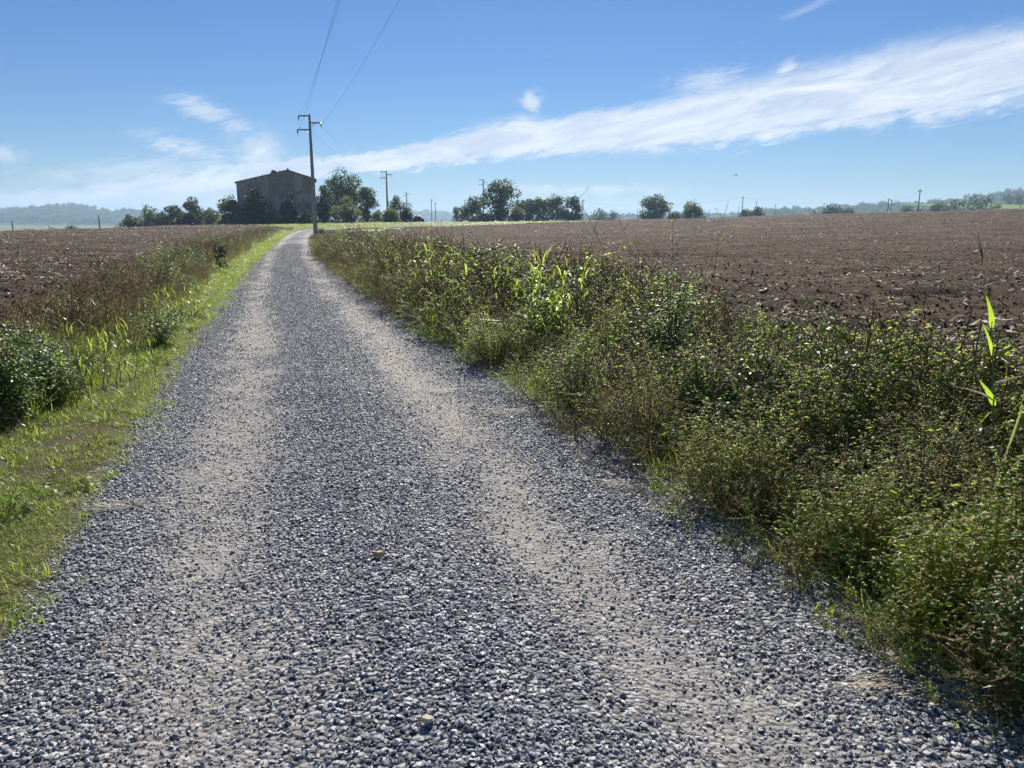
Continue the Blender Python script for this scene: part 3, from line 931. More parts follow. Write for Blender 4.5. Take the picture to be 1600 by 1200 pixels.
def build_trees():
    G1, G2, G3 = 'trees left of the house', 'trees around the house', 'trees beyond the right field'
    k = [0]

    def T(label, px, top, Y, wpx, name='broadleaf_tree', cat='tree', **kw):
        k[0] += 1
        return make_tree(name, label, cat, px, top, Y, wpx, seed=k[0], **kw)
    # left of the house
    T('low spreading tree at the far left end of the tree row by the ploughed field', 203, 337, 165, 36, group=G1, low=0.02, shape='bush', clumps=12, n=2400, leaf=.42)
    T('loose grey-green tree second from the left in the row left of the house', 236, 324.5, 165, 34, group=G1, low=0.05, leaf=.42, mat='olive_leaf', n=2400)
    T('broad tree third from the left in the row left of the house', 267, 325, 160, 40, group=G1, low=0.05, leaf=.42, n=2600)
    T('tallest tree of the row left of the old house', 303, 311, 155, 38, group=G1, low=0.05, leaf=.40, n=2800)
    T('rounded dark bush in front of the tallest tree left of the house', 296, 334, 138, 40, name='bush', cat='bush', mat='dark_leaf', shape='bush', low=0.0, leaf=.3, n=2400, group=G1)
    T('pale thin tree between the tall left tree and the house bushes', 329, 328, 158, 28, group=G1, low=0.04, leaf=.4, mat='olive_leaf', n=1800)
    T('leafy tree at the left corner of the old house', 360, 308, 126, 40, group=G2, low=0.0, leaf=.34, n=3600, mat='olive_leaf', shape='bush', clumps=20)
    # in front of the house
    T('big dark shrub covering the lower left of the house front', 397, 297, 122, 44, name='shrub', cat='shrub', mat='dark_leaf', shape='bush', low=0.0, leaf=.32, n=4200, group=G2, clumps=20)
    T('dark shrub growing below the middle window of the house', 449, 312, 122, 25, name='shrub', cat='shrub', mat='dark_leaf', shape='bush', low=0.0, leaf=.30, n=2800, group=G2)
    T('low dark hedge bush along the house base near the lane pole', 476, 335, 121, 32, name='shrub', cat='shrub', mat='dark_leaf', shape='bush', low=0.0, leaf=.28, n=2000, group=G2)
    T('low dark bush between the two shrubs on the house front', 425, 336, 120.5, 24, name='shrub', cat='shrub', mat='dark_leaf', shape='bush', low=0.0, leaf=.28, n=1800, group=G2)
    # right of the house
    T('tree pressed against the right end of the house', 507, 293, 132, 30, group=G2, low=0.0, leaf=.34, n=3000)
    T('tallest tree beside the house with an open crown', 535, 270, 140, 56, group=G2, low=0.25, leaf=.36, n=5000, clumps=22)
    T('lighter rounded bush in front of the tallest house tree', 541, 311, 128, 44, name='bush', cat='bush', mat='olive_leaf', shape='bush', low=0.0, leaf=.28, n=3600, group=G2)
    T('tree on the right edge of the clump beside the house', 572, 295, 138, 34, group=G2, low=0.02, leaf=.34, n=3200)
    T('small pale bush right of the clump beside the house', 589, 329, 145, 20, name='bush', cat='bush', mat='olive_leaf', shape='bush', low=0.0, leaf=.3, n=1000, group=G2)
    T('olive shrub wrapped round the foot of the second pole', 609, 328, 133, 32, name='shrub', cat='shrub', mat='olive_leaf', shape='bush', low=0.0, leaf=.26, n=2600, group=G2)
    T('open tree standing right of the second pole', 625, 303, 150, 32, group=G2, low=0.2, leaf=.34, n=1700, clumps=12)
    T('round dark bush under the open tree by the second pole', 634, 327, 140, 18, name='bush', cat='bush', mat='dark_leaf', shape='bush', low=0.0, leaf=.26, n=1500, group=G2)
    T('tiny dark bush at the foot of the big lane pole', 502, 358, 66.5, 14, name='bush', cat='bush', mat='dark_leaf', shape='bush', low=0.0, leaf=.09, n=900, group=G2, clumps=10)
    # middle
    T('small distant tree left of the middle clump', 714, 325, 260, 16, group=G3, low=0.1, leaf=.6, n=700, clumps=9)
    T('dark tree left of the biggest tree beyond the right field', 738, 310, 185, 32, group=G3, low=0.02, leaf=.44, n=2600)
    T('biggest tree beyond the right field with the fourth pole behind it', 782, 282, 160, 58, group=G3, low=0.04, leaf=.40, n=5200, clumps=24)
    T('pale low bush at the right foot of the biggest field tree', 809, 326, 155, 24, name='bush', cat='bush', mat='olive_leaf', shape='bush', low=0.0, leaf=.3, n=1500, group=G3)
    T('low dark scrub under the left side of the biggest field tree', 753, 337, 152, 40, name='bush', cat='bush', mat='dark_leaf', shape='bush', low=0.0, leaf=.28, n=1400, group=G3)
    for i, (px, top, wp, lab) in enumerate(((822, 312, 28, 'first tree of the row of four, next to the biggest field tree'), (843, 312, 28, 'second tree of the row of four beyond the right field'),
                                          (869, 308.5, 34, 'third and tallest tree of the row of four beyond the right field'), (895, 310, 28, 'last tree of the row of four, beside a thin pole'))):
        T(lab, px, top, 205, wp, group=G3, low=0.10, leaf=.5, n=2300, clumps=15)
    T('distant tree clump between the row of four and the lone round tree', 938, 328, 420, 28, group=G3, low=0.0, leaf=.9, n=900, shape='bush')
    T('low distant tree just right of the thin field pole', 957, 331, 420, 18, group=G3, low=0.0, leaf=.9, n=600, shape='bush')
    T('lone round full-crowned tree standing in the middle of the skyline', 1022, 307, 215, 42, group=G3, low=0.10, leaf=.48, n=3600, clumps=20)
    T('broad pale bush right of the lone round tree', 1081, 318.5, 205, 36, name='bush', cat='bush', mat='olive_leaf', shape='bush', low=0.0, leaf=.44, n=2600, group=G3)
    T('low dark bush between the lone tree and the pale bush', 1054, 333, 212, 26, name='bush', cat='bush', mat='dark_leaf', shape='bush', low=0.0, leaf=.4, n=900, group=G3)
    # right skyline
    T('pair-crowned dark tree on the skyline behind the thin pole', 1166, 329, 300, 24, group=G3, low=0.0, leaf=.7, n=1100, shape='bush')
    T('rounded tree on the skyline right of the dark pair', 1184, 325, 300, 20, group=G3, low=0.0, leaf=.7, n=1000)
    T('tallest tree of the small copse at the middle of the right skyline', 1304, 320, 330, 28, group=G3, low=0.0, leaf=.75, n=1500)
    T('rounded tree on the left of the small copse on the right skyline', 1291, 327, 328, 20, group=G3, low=0.0, leaf=.7, n=900, shape='bush')
    T('low tree on the right of the small copse on the right skyline', 1326, 326, 335, 26, group=G3, low=0.0, leaf=.75, n=1100, shape='bush')
    T('small round bush alone left of the skyline copse', 1273, 329, 400, 12, name='bush', cat='bush', group=G3, low=0.0, leaf=.8, n=400, shape='bush')
    ks = [(1500, 311, 36, 'tree_leaf', 'left rounded tree of the wooded bank at far right'), (1522, 309, 34, 'tree_leaf', 'middle tree of the wooded bank at far right'),
          (1541, 307, 30, 'tree_leaf', 'right tree of the wooded bank beside the bright green field'), (1476, 317, 26, 'olive_leaf', 'pale bush on the left end of the wooded bank at far right'),
          (1557, 318, 26, 'olive_leaf', 'olive bush at the edge of the bright green field'), (1574, 302, 30, 'tree_leaf', 'tree above the bright green field'),
          (1593, 298, 30, 'tree_leaf', 'tall tree at the right end above the green field'), (1462, 318, 22, 'tree_leaf', 'small dark tree left of the pale bank bush'),
          (1442, 321, 24, 'tree_leaf', 'low tree behind the tallest right skyline pole'), (1418, 322, 26, 'tree_leaf', 'low tree left of the tallest right skyline pole')]
    for px, top, wp, mt, lab in ks:
        far = 470 if px in (1574, 1593) else 340
        T(lab, px, top, far, wp, mat=mt, group='trees on the right skyline', low=0.0, leaf=.8, n=1300, shape='bush', clumps=12)
    # low bushes peeping over the left field crest
    for px, top, wp, lab in ((48, 359.5, 30, 'leftmost low bush peeping over the left field crest'), (80, 359, 22, 'middle low bush peeping over the left field crest'), (111, 356, 24, 'rightmost low bush peeping over the left field crest')):
        T(lab, px, top, 190, wp, name='bush', cat='bush', mat='olive_leaf', shape='bush', low=0.0, leaf=.5, n=900, group='bushes beyond the left field crest', clumps=9)


build_trees()


# ------------------------------------------------------------------ farmhouse
def build_house():
    Y = 128.0
    base = P(440, 348, Y)
    gz = tz(base.x, Y) - 0.2
    o = empty('farmhouse', (P(450, 348, Y).x, Y, gz), 'old two-storey stone farmhouse with a shallow gable and broken roof edge', 'house', None, 0.25)
    ox, oz = o.location.x, gz

    def L(px, py):
        q = P(px, py, Y)
        return (q.x - ox, q.z - oz)
    xl, xr = L(374, 300)[0], L(491.5, 300)[0]
    zl, zr, zt = L(374, 286)[1], L(491.5, 279.5)[1], L(449.5, 266)[1]
    xt = L(449.5, 266)[0]
    seam = L(421, 300)[0]
    dep = 11.0
    slope_l = (zt - zl) / (xt - xl)
    zs = zt - slope_l * (xt - seam)

    def rect(a, b):
        (x0, z1), (x1, z0) = L(*a), L(*b)
        return [(x0, z0), (x1, z0), (x1, z1), (x0, z1)]
    holes_main = [rect((449, 286), (451, 291)), rect((452.2, 286), (454.3, 291)), rect((451.5, 302.5), (456.5, 311.5)), rect((476, 318.8), (482, 323.5)), rect((484.8, 283), (487, 286.2))]
    holes_left = [rect((390, 288.5), (392, 299)), rect((395, 289.5), (397.2, 300)), rect((379.5, 292), (381, 300))]

    def wall(nm, outline, holes, mat, y0, parent):
        mb = MB()
        loops = [[Vector((x, z, 0)) for x, z in outline]] + [[Vector((x, z, 0)) for x, z in h[::-1]] for h in holes]
        flat = [q for lp in loops for q in lp]
        mb.v = [(q.x, y0, q.y) for q in flat]
        for tri in tessellate_polygon(loops):
            a, b, c = [flat[i] for i in tri]
            if (b - a).cross(c - a).z < 0:
                tri = tri[::-1]
            mb.face(list(tri))
        for h in holes:
            b = len(mb.v)
            for x, z in h:
                mb.v.append((x, y0, z)); mb.v.append((x, y0 + 0.38, z))
            for i in range(4):
                j = (i + 1) % 4
                mb.face([b + 2 * i, b + 2 * j, b + 2 * j + 1, b + 2 * i + 1])
        return mb.v and link(nm, mb.mesh(nm, [mat]), parent)
    w1 = wall('front_wall', [(seam, -0.6), (xr, -0.6), (xr, zr), (xt, zt), (seam, zs)], holes_main, 'bare_masonry', 0.0, o)
    w2 = wall('plastered_wall', [(xl, -0.6), (seam, -0.6), (seam, zs), (xl, zl)], holes_left, 'plaster', -0.05, o)
    w2['label'] = 'lighter plastered left bay of the house front'
    # remaining plaster on the main wall: uneven sheets a few centimetres proud
    rr = np.random.default_rng(5)
    for pts in ([(458, 270), (470, 275), (474, 290), (466, 300), (459, 292)], [(462, 306), (472, 302), (486, 305), (488, 316), (473, 316), (462, 318)], [(424, 300), (434, 305), (441, 318), (436, 330), (424, 326)],
                [(462, 326), (476, 326), (489, 327), (490, 346), (470, 346), (462, 342)]):
        ll = [L(*q) for q in pts]
        c = np.mean(ll, 0)
        ring = []
        for i in range(len(ll)):
            a, b = np.array(ll[i]), np.array(ll[(i + 1) % len(ll)])
            for s in (0, .25, .5, .75):
                q = a + (b - a) * s; ring.append(c + (q - c) * rr.uniform(0.88, 1.08))
        mb = MB(); n = len(ring)
        mb.v = [(x, -0.03, z) for x, z in ring] + [(x, 0.02, z) for x, z in ring] + [(c[0], -0.03, c[1])]
        for i in range(n):
            j = (i + 1) % n
            mb.face([i, j, 2 * n]); mb.face([j, i, i + n, j + n])
        link('plaster_patch', mb.mesh('plaster_patch', ['plaster']), w1)
    mb = MB()
    mb.add([(xl, -0.05, -.6), (xl, dep, -.6), (xl, dep, zl), (xl, -0.05, zl)], [(0, 3, 2, 1)])
    link('side_wall', mb.mesh('side_wall', ['plaster']), o)
    mb = MB()
    mb.add([(xr, 0, -.6), (xr, dep, -.6), (xr, dep, zr), (xr, 0, zr)], [(0, 1, 2, 3)])
    link('side_wall', mb.mesh('side_wall', ['bare_masonry']), o)
    mb = MB()
    mb.add([(xl, dep, -.6), (xr, dep, -.6), (xr, dep, zr), (xt, dep, zt), (xl, dep, zl)], [(4, 3, 2, 1, 0)])
    link('back_wall', mb.mesh('back_wall', ['bare_masonry']), o)
    # windows
    for i, h in enumerate(holes_main + holes_left):
        (x0, z0), (x1, _), (_, z1), _ = h
        mb = MB()
        t = 0.05
        yy = 0.24
        for lo, hi in (((x0, yy, z0), (x0 + t, yy + .05, z1)), ((x1 - t, yy, z0), (x1, yy + .05, z1)), ((x0 + t, yy, z0), (x1 - t, yy + .05, z0 + t)), ((x0 + t, yy, z1 - t), (x1 - t, yy + .05, z1))):
            mb.box(lo, hi)
        wn = link('window', mb.mesh('window', ['old_wood']), o)
        mb = MB()
        mb.box((x0, 0.32, z0), (x1, 0.40, z1))
        link('pane', mb.mesh('pane', ['window_dark']), wn)
        if i == 2:
            mb = MB(); mb.box((x0 - .15, -0.06, z1), (x1 + .15, 0.1, z1 + .22))
            link('lintel', mb.mesh('lintel', ['lintel_stone']), wn)
            mb = MB()
            mb.box((x0 + .05, 0.18, z0 + .05), (x0 + .26, 0.22, z1 - .05))
            link('shutter', mb.mesh('shutter', ['old_wood']), wn)
    # roof: two slopes of curved tile courses with a ragged verge
    for sgn, xe, ze in ((-1, xl, zl), (1, xr, zr)):
        mb = MB()
        s = (zt - ze) / (xt - xe)
        x_end = xe + sgn * 0.28
        nrow, ncol = 22, 56
        rr = np.random.default_rng(9 + sgn)
        rag = rr.uniform(-0.22, 0.16, nrow + 1)
        th = 0.09
        vt = []
        for j in range(nrow + 1):
            f = j / nrow
            xx = xt + (x_end - xt) * f
            zz = zt + (xx - xt) * s
            for i in range(ncol + 1):
                y = -0.2 + rag[j] * (1 if i == 0 else 0) + (dep + 0.7) * i / ncol
                vt.append((xx, y, zz + th + 0.045 * math.sin(i * math.pi) + 0.06 * (i % 2) + 0.03 * (j % 2) - 0.05 * max(0, vnoise(np.array(y * .3), np.array(f * 3), 3) - .6)))
        nb = len(vt)
        for j in range(nrow + 1):
            for i in (0, ncol):
                x, y, z = vt[j * (ncol + 1) + i]
                vt.append((x, y, zt + (x - xt) * s + 0.01))
        mb.v = vt
        for j in range(nrow):
            for i in range(ncol):
                a = j * (ncol + 1) + i
                q = [a, a + 1, a + ncol + 2, a + ncol + 1]
                mb.face(q if sgn > 0 else q[::-1])
            a, b = j * (ncol + 1), (j + 1) * (ncol + 1)
            u, v_ = nb + 2 * j, nb + 2 * (j + 1)
            mb.face([a, b, v_, u]); mb.face([a + ncol, u + 1, v_ + 1, b + ncol]); mb.face([u, v_, v_ + 1, u + 1])
        rf = link('roof', mb.mesh('roof', ['roof_tile']), o)
        if sgn < 0:
            for px, ww, hh in ((424, .5, .42), (427.5, .75, .55), (431, .45, .4), (412, .22, .25), (441, .3, .22), (437, .2, .3)):
                x, z = L(px, 272)[0], 0
                z = zt + (x - xt) * s + 0.1
                mb = MB(); r2 = np.random.default_rng(int(px))
                bx = bmesh.new()
                for _ in range(14):
                    bx.verts.new((x + r2.uniform(-ww, ww) * .5, 0.6 + r2.uniform(-.5, .5), z + r2.uniform(0, hh)))
                bmesh.ops.convex_hull(bx, input=bx.verts)
                me = bpy.data.meshes.new('loose_tile'); bx.to_mesh(me); bx.free(); me.materials.append(MATS['roof_tile'])
                link('loose_tile', me, rf)
    mb = MB()
    mb.tube([(xt, -0.4, zt + .2), (xt, dep + .4, zt + .2)], 0.14, 7)
    link('ridge_tile', mb.mesh('ridge_tile', ['roof_tile'], True), o)
    return o


build_house()


# ------------------------------------------------------------------ poles and wires
def lane_pole(label, x, y, h, base=None, arms=True, r0=0.20, r1=0.11, mat='concrete', group='poles of the line along the lane', yaw=0.0, small=False):
    z = tz(x, y) - 0.12 if base is None else base
    o = empty('utility_pole', (x, y, z), label, 'pole', group, yaw)
    mb = MB(); mb.tube([(0, 0, -0.5), (0, 0, h)], [r0, r1], 12)
    link('shaft', mb.mesh('shaft', [mat], True), o)
    ends = []
    if arms:
        for sgn, dz, ln in ((-1, 0.10, 0.85), (1, 0.62, 0.85), (-1, 1.16, 0.98)):
            mb = MB()
            zz = h - dz
            mb.box((0.02 if sgn > 0 else -ln, -0.05, zz - 0.05), (ln if sgn > 0 else -0.02, 0.05, zz + 0.05))
            mb.tube([(sgn * 0.08, 0, zz - 0.3), (sgn * 0.45, 0, zz - 0.04)], 0.025, 5)
            a = link('crossarm', mb.mesh('crossarm', ['steel']), o)
            mb = MB()
            mb.tube([(sgn * ln * .98, 0, zz), (sgn * ln * 1.0, -0.13, zz - 0.12), (sgn * ln * 1.02, -0.10, zz - 0.24)], [.03, .045, .03], 6)
            mb.tube([(sgn * ln * .98, 0, zz), (sgn * ln * 1.0, 0.13, zz - 0.12), (sgn * ln * 1.02, 0.10, zz - 0.24)], [.03, .045, .03], 6)
            for q in range(3):
                zq = zz - 0.07 - 0.05 * q
                mb.tube([(sgn * ln, -0.09 - .02 * q, zq), (sgn * ln, -0.09 - .02 * q, zq - .025)], [.07, .05], 8)
            mb.tube([(sgn * ln * 1.02, -.02, zz - .2), (sgn * ln * 1.02, 0, zz - .42)], [.03, .02], 6)
            link('insulator', mb.mesh('insulator', ['insulator'], True), a)
            ends.append(Matrix.Rotation(yaw, 3, 'Z') @ Vector((sgn * ln * 1.0, 0, zz - 0.14)) + Vector((x, y, z)))
    return o, ends


def wire(label, a, b, sag, r, group, n=40):
    mb = MB()
    path = []
    for i in range(n + 1):
        s = i / n
        q = Vector(a).lerp(Vector(b), s); q.z -= 4 * sag * s * (1 - s)
        path.append(q)
    mid = (Vector(a) + Vector(b)) / 2
    mb.tube([q - Vector(a) for q in path], r, 4, cap=False)
    o = link('power_cable', mb.mesh('power_cable', ['cable'], True), None, a)
    return tag(o, label, 'cable', group)


def build_lines():
    p1 = P(495, 374, 64.5)
    top = P(482, 179, 64.5)
    z1 = tz(p1.x, 64.5) - 0.12
    x1 = (p1.x + top.x) / 2
    yaw1 = 0.12
    o1, e1 = lane_pole('tall grey concrete pole with three short arms beside the lane', x1, 64.5, top.z - z1, yaw=yaw1, r0=0.19, r1=0.095)
    t2 = P(603.5, 267, 141)
    o2, e2 = lane_pole('second concrete pole with three arms standing in the olive shrub', t2.x, 141, t2.z - (tz(t2.x, 141) - .12))
    t3 = P(635, 300, 262)
    o3, e3 = lane_pole('third armed pole, small, right of the open tree', t3.x, 262, t3.z - (tz(t3.x, 262) - .12), r0=.2, r1=.12)
    t4 = P(755, 280, 186)
    o4, e4 = lane_pole('armed pole rising behind the biggest tree beyond the field', t4.x, 186, t4.z - (tz(t4.x, 186) - .12), r0=.18, r1=.11)
    x0 = x1 + 0.313 * 88
    G = 'wires of the line along the lane'
    names = ('upper left', 'right', 'lower left')
    # the near span runs on over the viewer to the next pole of the line
    shift = Vector((x0 - x1, -88.0, 0.0))
    e0 = [q + shift + Vector((dx, 0, 0)) for q, dx in zip(e1, (-0.78, -1.30, -1.53))]
    for i in range(3):
        wire('%s wire of the near span, from the lane pole overhead' % names[i], e1[i], e0[i], 1.25, 0.0055, G, 60)
        wire('%s wire between the lane pole and the second pole' % names[i], e1[i], e2[i], 1.3, 0.0055, G)
        wire('%s wire between the second pole and the small third pole' % names[i], e2[i], e3[i], 2.0, 0.007, G)
    # thin poles of the far lines
    G2 = 'thin poles far off on the skyline'
    far = [(674, 311, 230, 'left one of two thin poles right of the dark heap'), (680, 316, 260, 'right one of two thin poles right of the dark heap'), (726, 312, 300, 'thin pole behind the dark tree left of the biggest tree'),
           (911, 312, 190, 'thin dark pole just right of the row of four trees'), (1004, 316, 200, 'thin pole at the left side of the lone round tree'), (1108, 328, 420, 'short distant pole right of the pale bush'),
           (1155, 322, 400, 'shorter pole just left of the tall thin skyline pole'), (1161, 307, 205, 'tall thin pole on the skyline right of the pale bush'), (1182, 315, 300, 'pole rising from the rounded skyline tree'),
           (1212, 319, 340, 'thin pole alone right of the rounded skyline tree'), (1288, 317, 290, 'thin pole at the left edge of the skyline copse'), (1389, 310, 200, 'left one of the close pair of poles on the right skyline'),
           (1393.5, 312, 215, 'right one of the close pair of poles on the right skyline'), (1438, 296, 150, 'tallest pole on the right skyline'), (1532, 301, 480, 'small pole above the wooded bank at far right'),
           (1597, 306, 250, 'pole at the far right edge in front of the green field'), (20, 356, 120, 'short post at the far left on the field crest'), (155, 347, 125, 'leaning short post on the left field crest'),
           (969, 330, 500, 'tiny pole far behind the field left of the lone tree'), (996, 326, 460, 'tiny pole close to the left of the lone tree')]
    tops = {}
    for px, top_, Y, lab in far:
        t = P(px, top_, Y)
        zb = tz(t.x, Y) - 0.12
        h = max(2.5, t.z - zb)
        r = 0.075 + Y * 0.00018
        o = empty('thin_pole', (t.x, Y, zb), lab, 'pole', G2)
        mb = MB(); mb.tube([(0, 0, -.5), (0, 0, h)], [r, r * 0.75], 8)
        link('shaft', mb.mesh('shaft', ['wood_pole'], True), o)
        if Y >= 140:
            mb = MB(); mb.box((-0.3, -.04, h - .42), (0.3, .04, h - .34))
            for s in (-.25, .25):
                mb.tube([(s, 0, h - .33), (s, 0, h - .12)], .05, 6)
            link('crossarm', mb.mesh('crossarm', ['wood_pole']), o)
        tops[px] = Vector((t.x, Y, zb + h - 0.15))
    G3 = 'wires far off on the skyline'
    for a, b, lab in ((911, 1004, 'faint wire from the tree row pole to the lone tree pole'), (1004, 1161, 'faint wire from the lone tree pole to the tall thin pole'), (1161, 1288, 'faint wire from the tall thin pole to the copse pole'),
                      (1288, 1393.5, 'faint wire from the copse pole to the close pair'), (1389, 1438, 'faint wire from the close pair to the tallest skyline pole')):
        wire(lab, tops[a], tops[b], 0.8, 0.012, G3, 16)


build_lines()


def build_heap():
    # dark sheeted heap right of the second pole
    c = P(653, 345.5, 150)
    z = tz(c.x, 150) - .15
    o = empty('sheeted_heap', (c.x, 150, z), 'small dark heap under a black sheet right of the round bush', 'heap')
    n, k = 28, 10
    th = np.linspace(0, 2 * math.pi, n + 1)[:-1]
    mb = MB()
    rr = np.random.default_rng(3)
    for j in range(k + 1):
        s = j / k
        for a in th:
            r = math.cos(s * math.pi / 2) ** 0.55 * (1 + 0.10 * math.sin(3 * a + 1) + 0.05 * rr.normal())
            mb.v.append((1.15 * r * math.cos(a), 1.1 * r * math.sin(a), 1.25 * s ** 0.8 * (1 + 0.06 * rr.normal())))
    for j in range(k):
        for i in range(n):
            i2 = (i + 1) % n
            mb.face([j * n + i, j * n + i2, (j + 1) * n + i2, (j + 1) * n + i])
    link('sheet', mb.mesh('sheet', ['black_sheet'], True), o)
    for i in range(5):
        a = i * 1.25
        mb = MB(); mb.tube([(1.2 * math.cos(a) - .25, 1.2 * math.sin(a), .1), (1.2 * math.cos(a) + .25, 1.2 * math.sin(a), .12)], [.12, .14], 7)
        link('weight_stone', mb.mesh('weight_stone', ['pale_stone'], True), o)


build_heap()


# ------------------------------------------------------------------ gravel
def build_gravel():
    protos = []
    for s in range(14):
        r = np.random.default_rng(s)
        bm = bmesh.new()
        n = 13
        for _ in range(n):
            d = r.normal(0, 1, 3); d /= np.linalg.norm(d)
            bm.verts.new(tuple(d * (0.62, 0.46, 0.34) * r.uniform(0.8, 1.08)))
        bmesh.ops.convex_hull(bm, input=bm.verts)
        loose = [v for v in bm.verts if not v.link_faces]
        bmesh.ops.delete(bm, geom=loose, context='VERTS')
        me = bpy.data.meshes.new('gravel_stone'); bm.to_mesh(me); bm.free()
        me.materials.append(MATS['stone'])
        protos.append(me)
    coll = proto_collection('gravel_stone', protos)
    P_, S_ = [], []
    # (y0, y1, stones per square metre, small, large)
    for y0, y1, dens, a, b in ((0.9, 4.5, 4500, 0.006, 0.0275), (4.5, 9, 3500, 0.007, 0.027), (9, 16, 1900, 0.011, 0.031), (16, 28, 900, 0.015, 0.036), (28, 50, 360, 0.020, 0.042)):
        m = int((y1 - y0) * 4.0 * dens)
        y = U(y0, y1, m)
        hw = lane_half(y) + 0.30
        T = U(-1, 1, m) * hw
        x = lane_x(y) + T / CS
        tr = track(T, x, y)
        pn = fbm(x * 2.2, y * 2.2, 40)
        keep = np.clip(1.05 - 0.86 * tr - 0.40 * (pn > 0.60), 0.20, 1)
        keep *= 1 - 0.75 * sstep(np.abs(T) + 0.25 * (fbm(x * 2, y * 2, 41) - 0.5), lane_half(y) - 0.05, lane_half(y) + 0.28)
        k = U(0, 1, m) < keep
        sz = a + (b - a) * rng.beta(1.8, 2.6, m)
        sz *= np.where(tr > 0.5, 0.90, 1.0)
        P_.append(np.stack([x, y, road_z(x, y) + sz * U(0.02, 0.30, m)], -1)[k]); S_.append(sz[k])
    pts, sz = np.concatenate(P_), np.concatenate(S_)
    # grit in the tracks
    m = 42000
    y = U(0.9, 7, m); T = U(-1, 1, m) * lane_half(y); x = lane_x(y) + T / CS
    gs = U(0.004, 0.010, m)
    pts = np.concatenate([pts, np.stack([x, y, road_z(x, y) + gs * 0.15], -1)]); sz = np.concatenate([sz, gs])
    n = len(pts)
    rot = np.stack([U(-0.5, 0.5, n), U(-0.5, 0.5, n), U(0, 6.28, n)], -1)
    flip = U(0, 1, n) < 0.2
    rot[flip, 0] += U(0.6, 1.6, flip.sum())
    scl = np.stack([sz * U(0.8, 1.25, n), sz * U(0.8, 1.2, n), sz * U(0.6, 1.15, n)], -1)
    scatter('gravel', pts, rot, scl, rng.integers(0, 14, n), coll, 'loose blue-grey crushed stone spread over the lane', 'gravel')


build_gravel()


# ------------------------------------------------------------------ clods and straw on the fields
def build_field_litter():
    cl = []
    for s in range(8):
        r = np.random.default_rng(60 + s)
        bm = bmesh.new()
        bmesh.ops.create_icosphere(bm, subdivisions=2, radius=0.5)
        for v in bm.verts:
            k = 1 + 0.30 * r.normal()
            v.co = Vector((v.co.x * k, v.co.y * k, v.co.z * k * 0.62))
        me = bpy.data.meshes.new('soil_clod'); bm.to_mesh(me); bm.free(); me.materials.append(MATS['clod'])
        cl.append(me)
    coll = proto_collection('soil_clod', cl)
    st = []
    for s in range(8):
        r = np.random.default_rng(80 + s)
        mb = MB()
        if s < 4:
            bend = r.uniform(-0.25, 0.25)
            mb.tube([(-0.5, 0, 0), (0, bend * 0.5, r.uniform(0, .12)), (0.5, bend, r.uniform(0, .1))], [0.085, 0.075, 0.05], 4, 0, r.uniform(.3, 1))
        else:
            pth = [(-0.5 + i / 5, 0.1 * math.sin(i * 1.3 + s), 0.10 * math.sin(i * 0.9 + s * 2)) for i in range(6)]
            mb.blade(pth, 0.32, (0, 1, 0.4 * r.normal()), 0, r.uniform(.4, 1))
        st.append(mb.mesh('straw_piece', ['straw']))
    scoll = proto_collection('straw_piece', st)

    def cloud(side, m, y0, y1, power):
        y = y0 + (y1 - y0) * U(0, 1, m) ** power
        inn = IN_R(y) if side > 0 else IN_L(y)
        w_ = 0.78 * y + 7
        x = (inn + U(-0.7, 1, m) * 0 + U(0, 1, m) * np.maximum(w_ - inn, 4)) if side > 0 else (inn - U(0, 1, m) * np.maximum(w_ + inn, 4))
        return x, y
    for side, nm in ((1, 'right'), (-1, 'left')):
        x, y = cloud(side, 44000, 2.0, 110, 2.1)
        n = len(x)
        sz = (0.02 + 0.08 * rng.beta(1.0, 4.0, n))
        rot = U(0, 6.28, (n, 3))
        scatter('soil_clods' if side > 0 else 'soil_clods.001', np.stack([x, y, terrain(x, y) + relief_at(x, y, side) + 0.1 * sz], -1), rot, sz, rng.integers(0, 8, n), coll,
                'brown clods of earth strewn over the %s ploughed field' % nm, 'clods')
        x, y = cloud(side, 70000 if side < 0 else 52000, 2.0, 130, 1.7)
        n = len(x)
        patch = fbm(x * 0.25, y * 0.25, 50 + side)
        k = U(0, 1, n) < np.clip((patch - 0.30) * 2.4, 0.12, 1)
        x, y = x[k], y[k]; n = len(x)
        sz = (0.045 + 0.21 * rng.beta(1.0, 4.6, n)) * (1 + y * 0.012)
        rot = np.stack([U(-.4, .4, n), U(-.35, .35, n), U(0, 6.28, n)], -1)
        scatter('straw_litter' if side > 0 else 'straw_litter.001', np.stack([x, y, terrain(x, y) + relief_at(x, y, side) + 0.015 + 0.03 * U(0, 1, n)], -1), rot, sz, rng.integers(0, 8, n), scoll,
                'pale bits of straw and stalk lying on the %s ploughed field' % nm, 'straw')


build_field_litter()


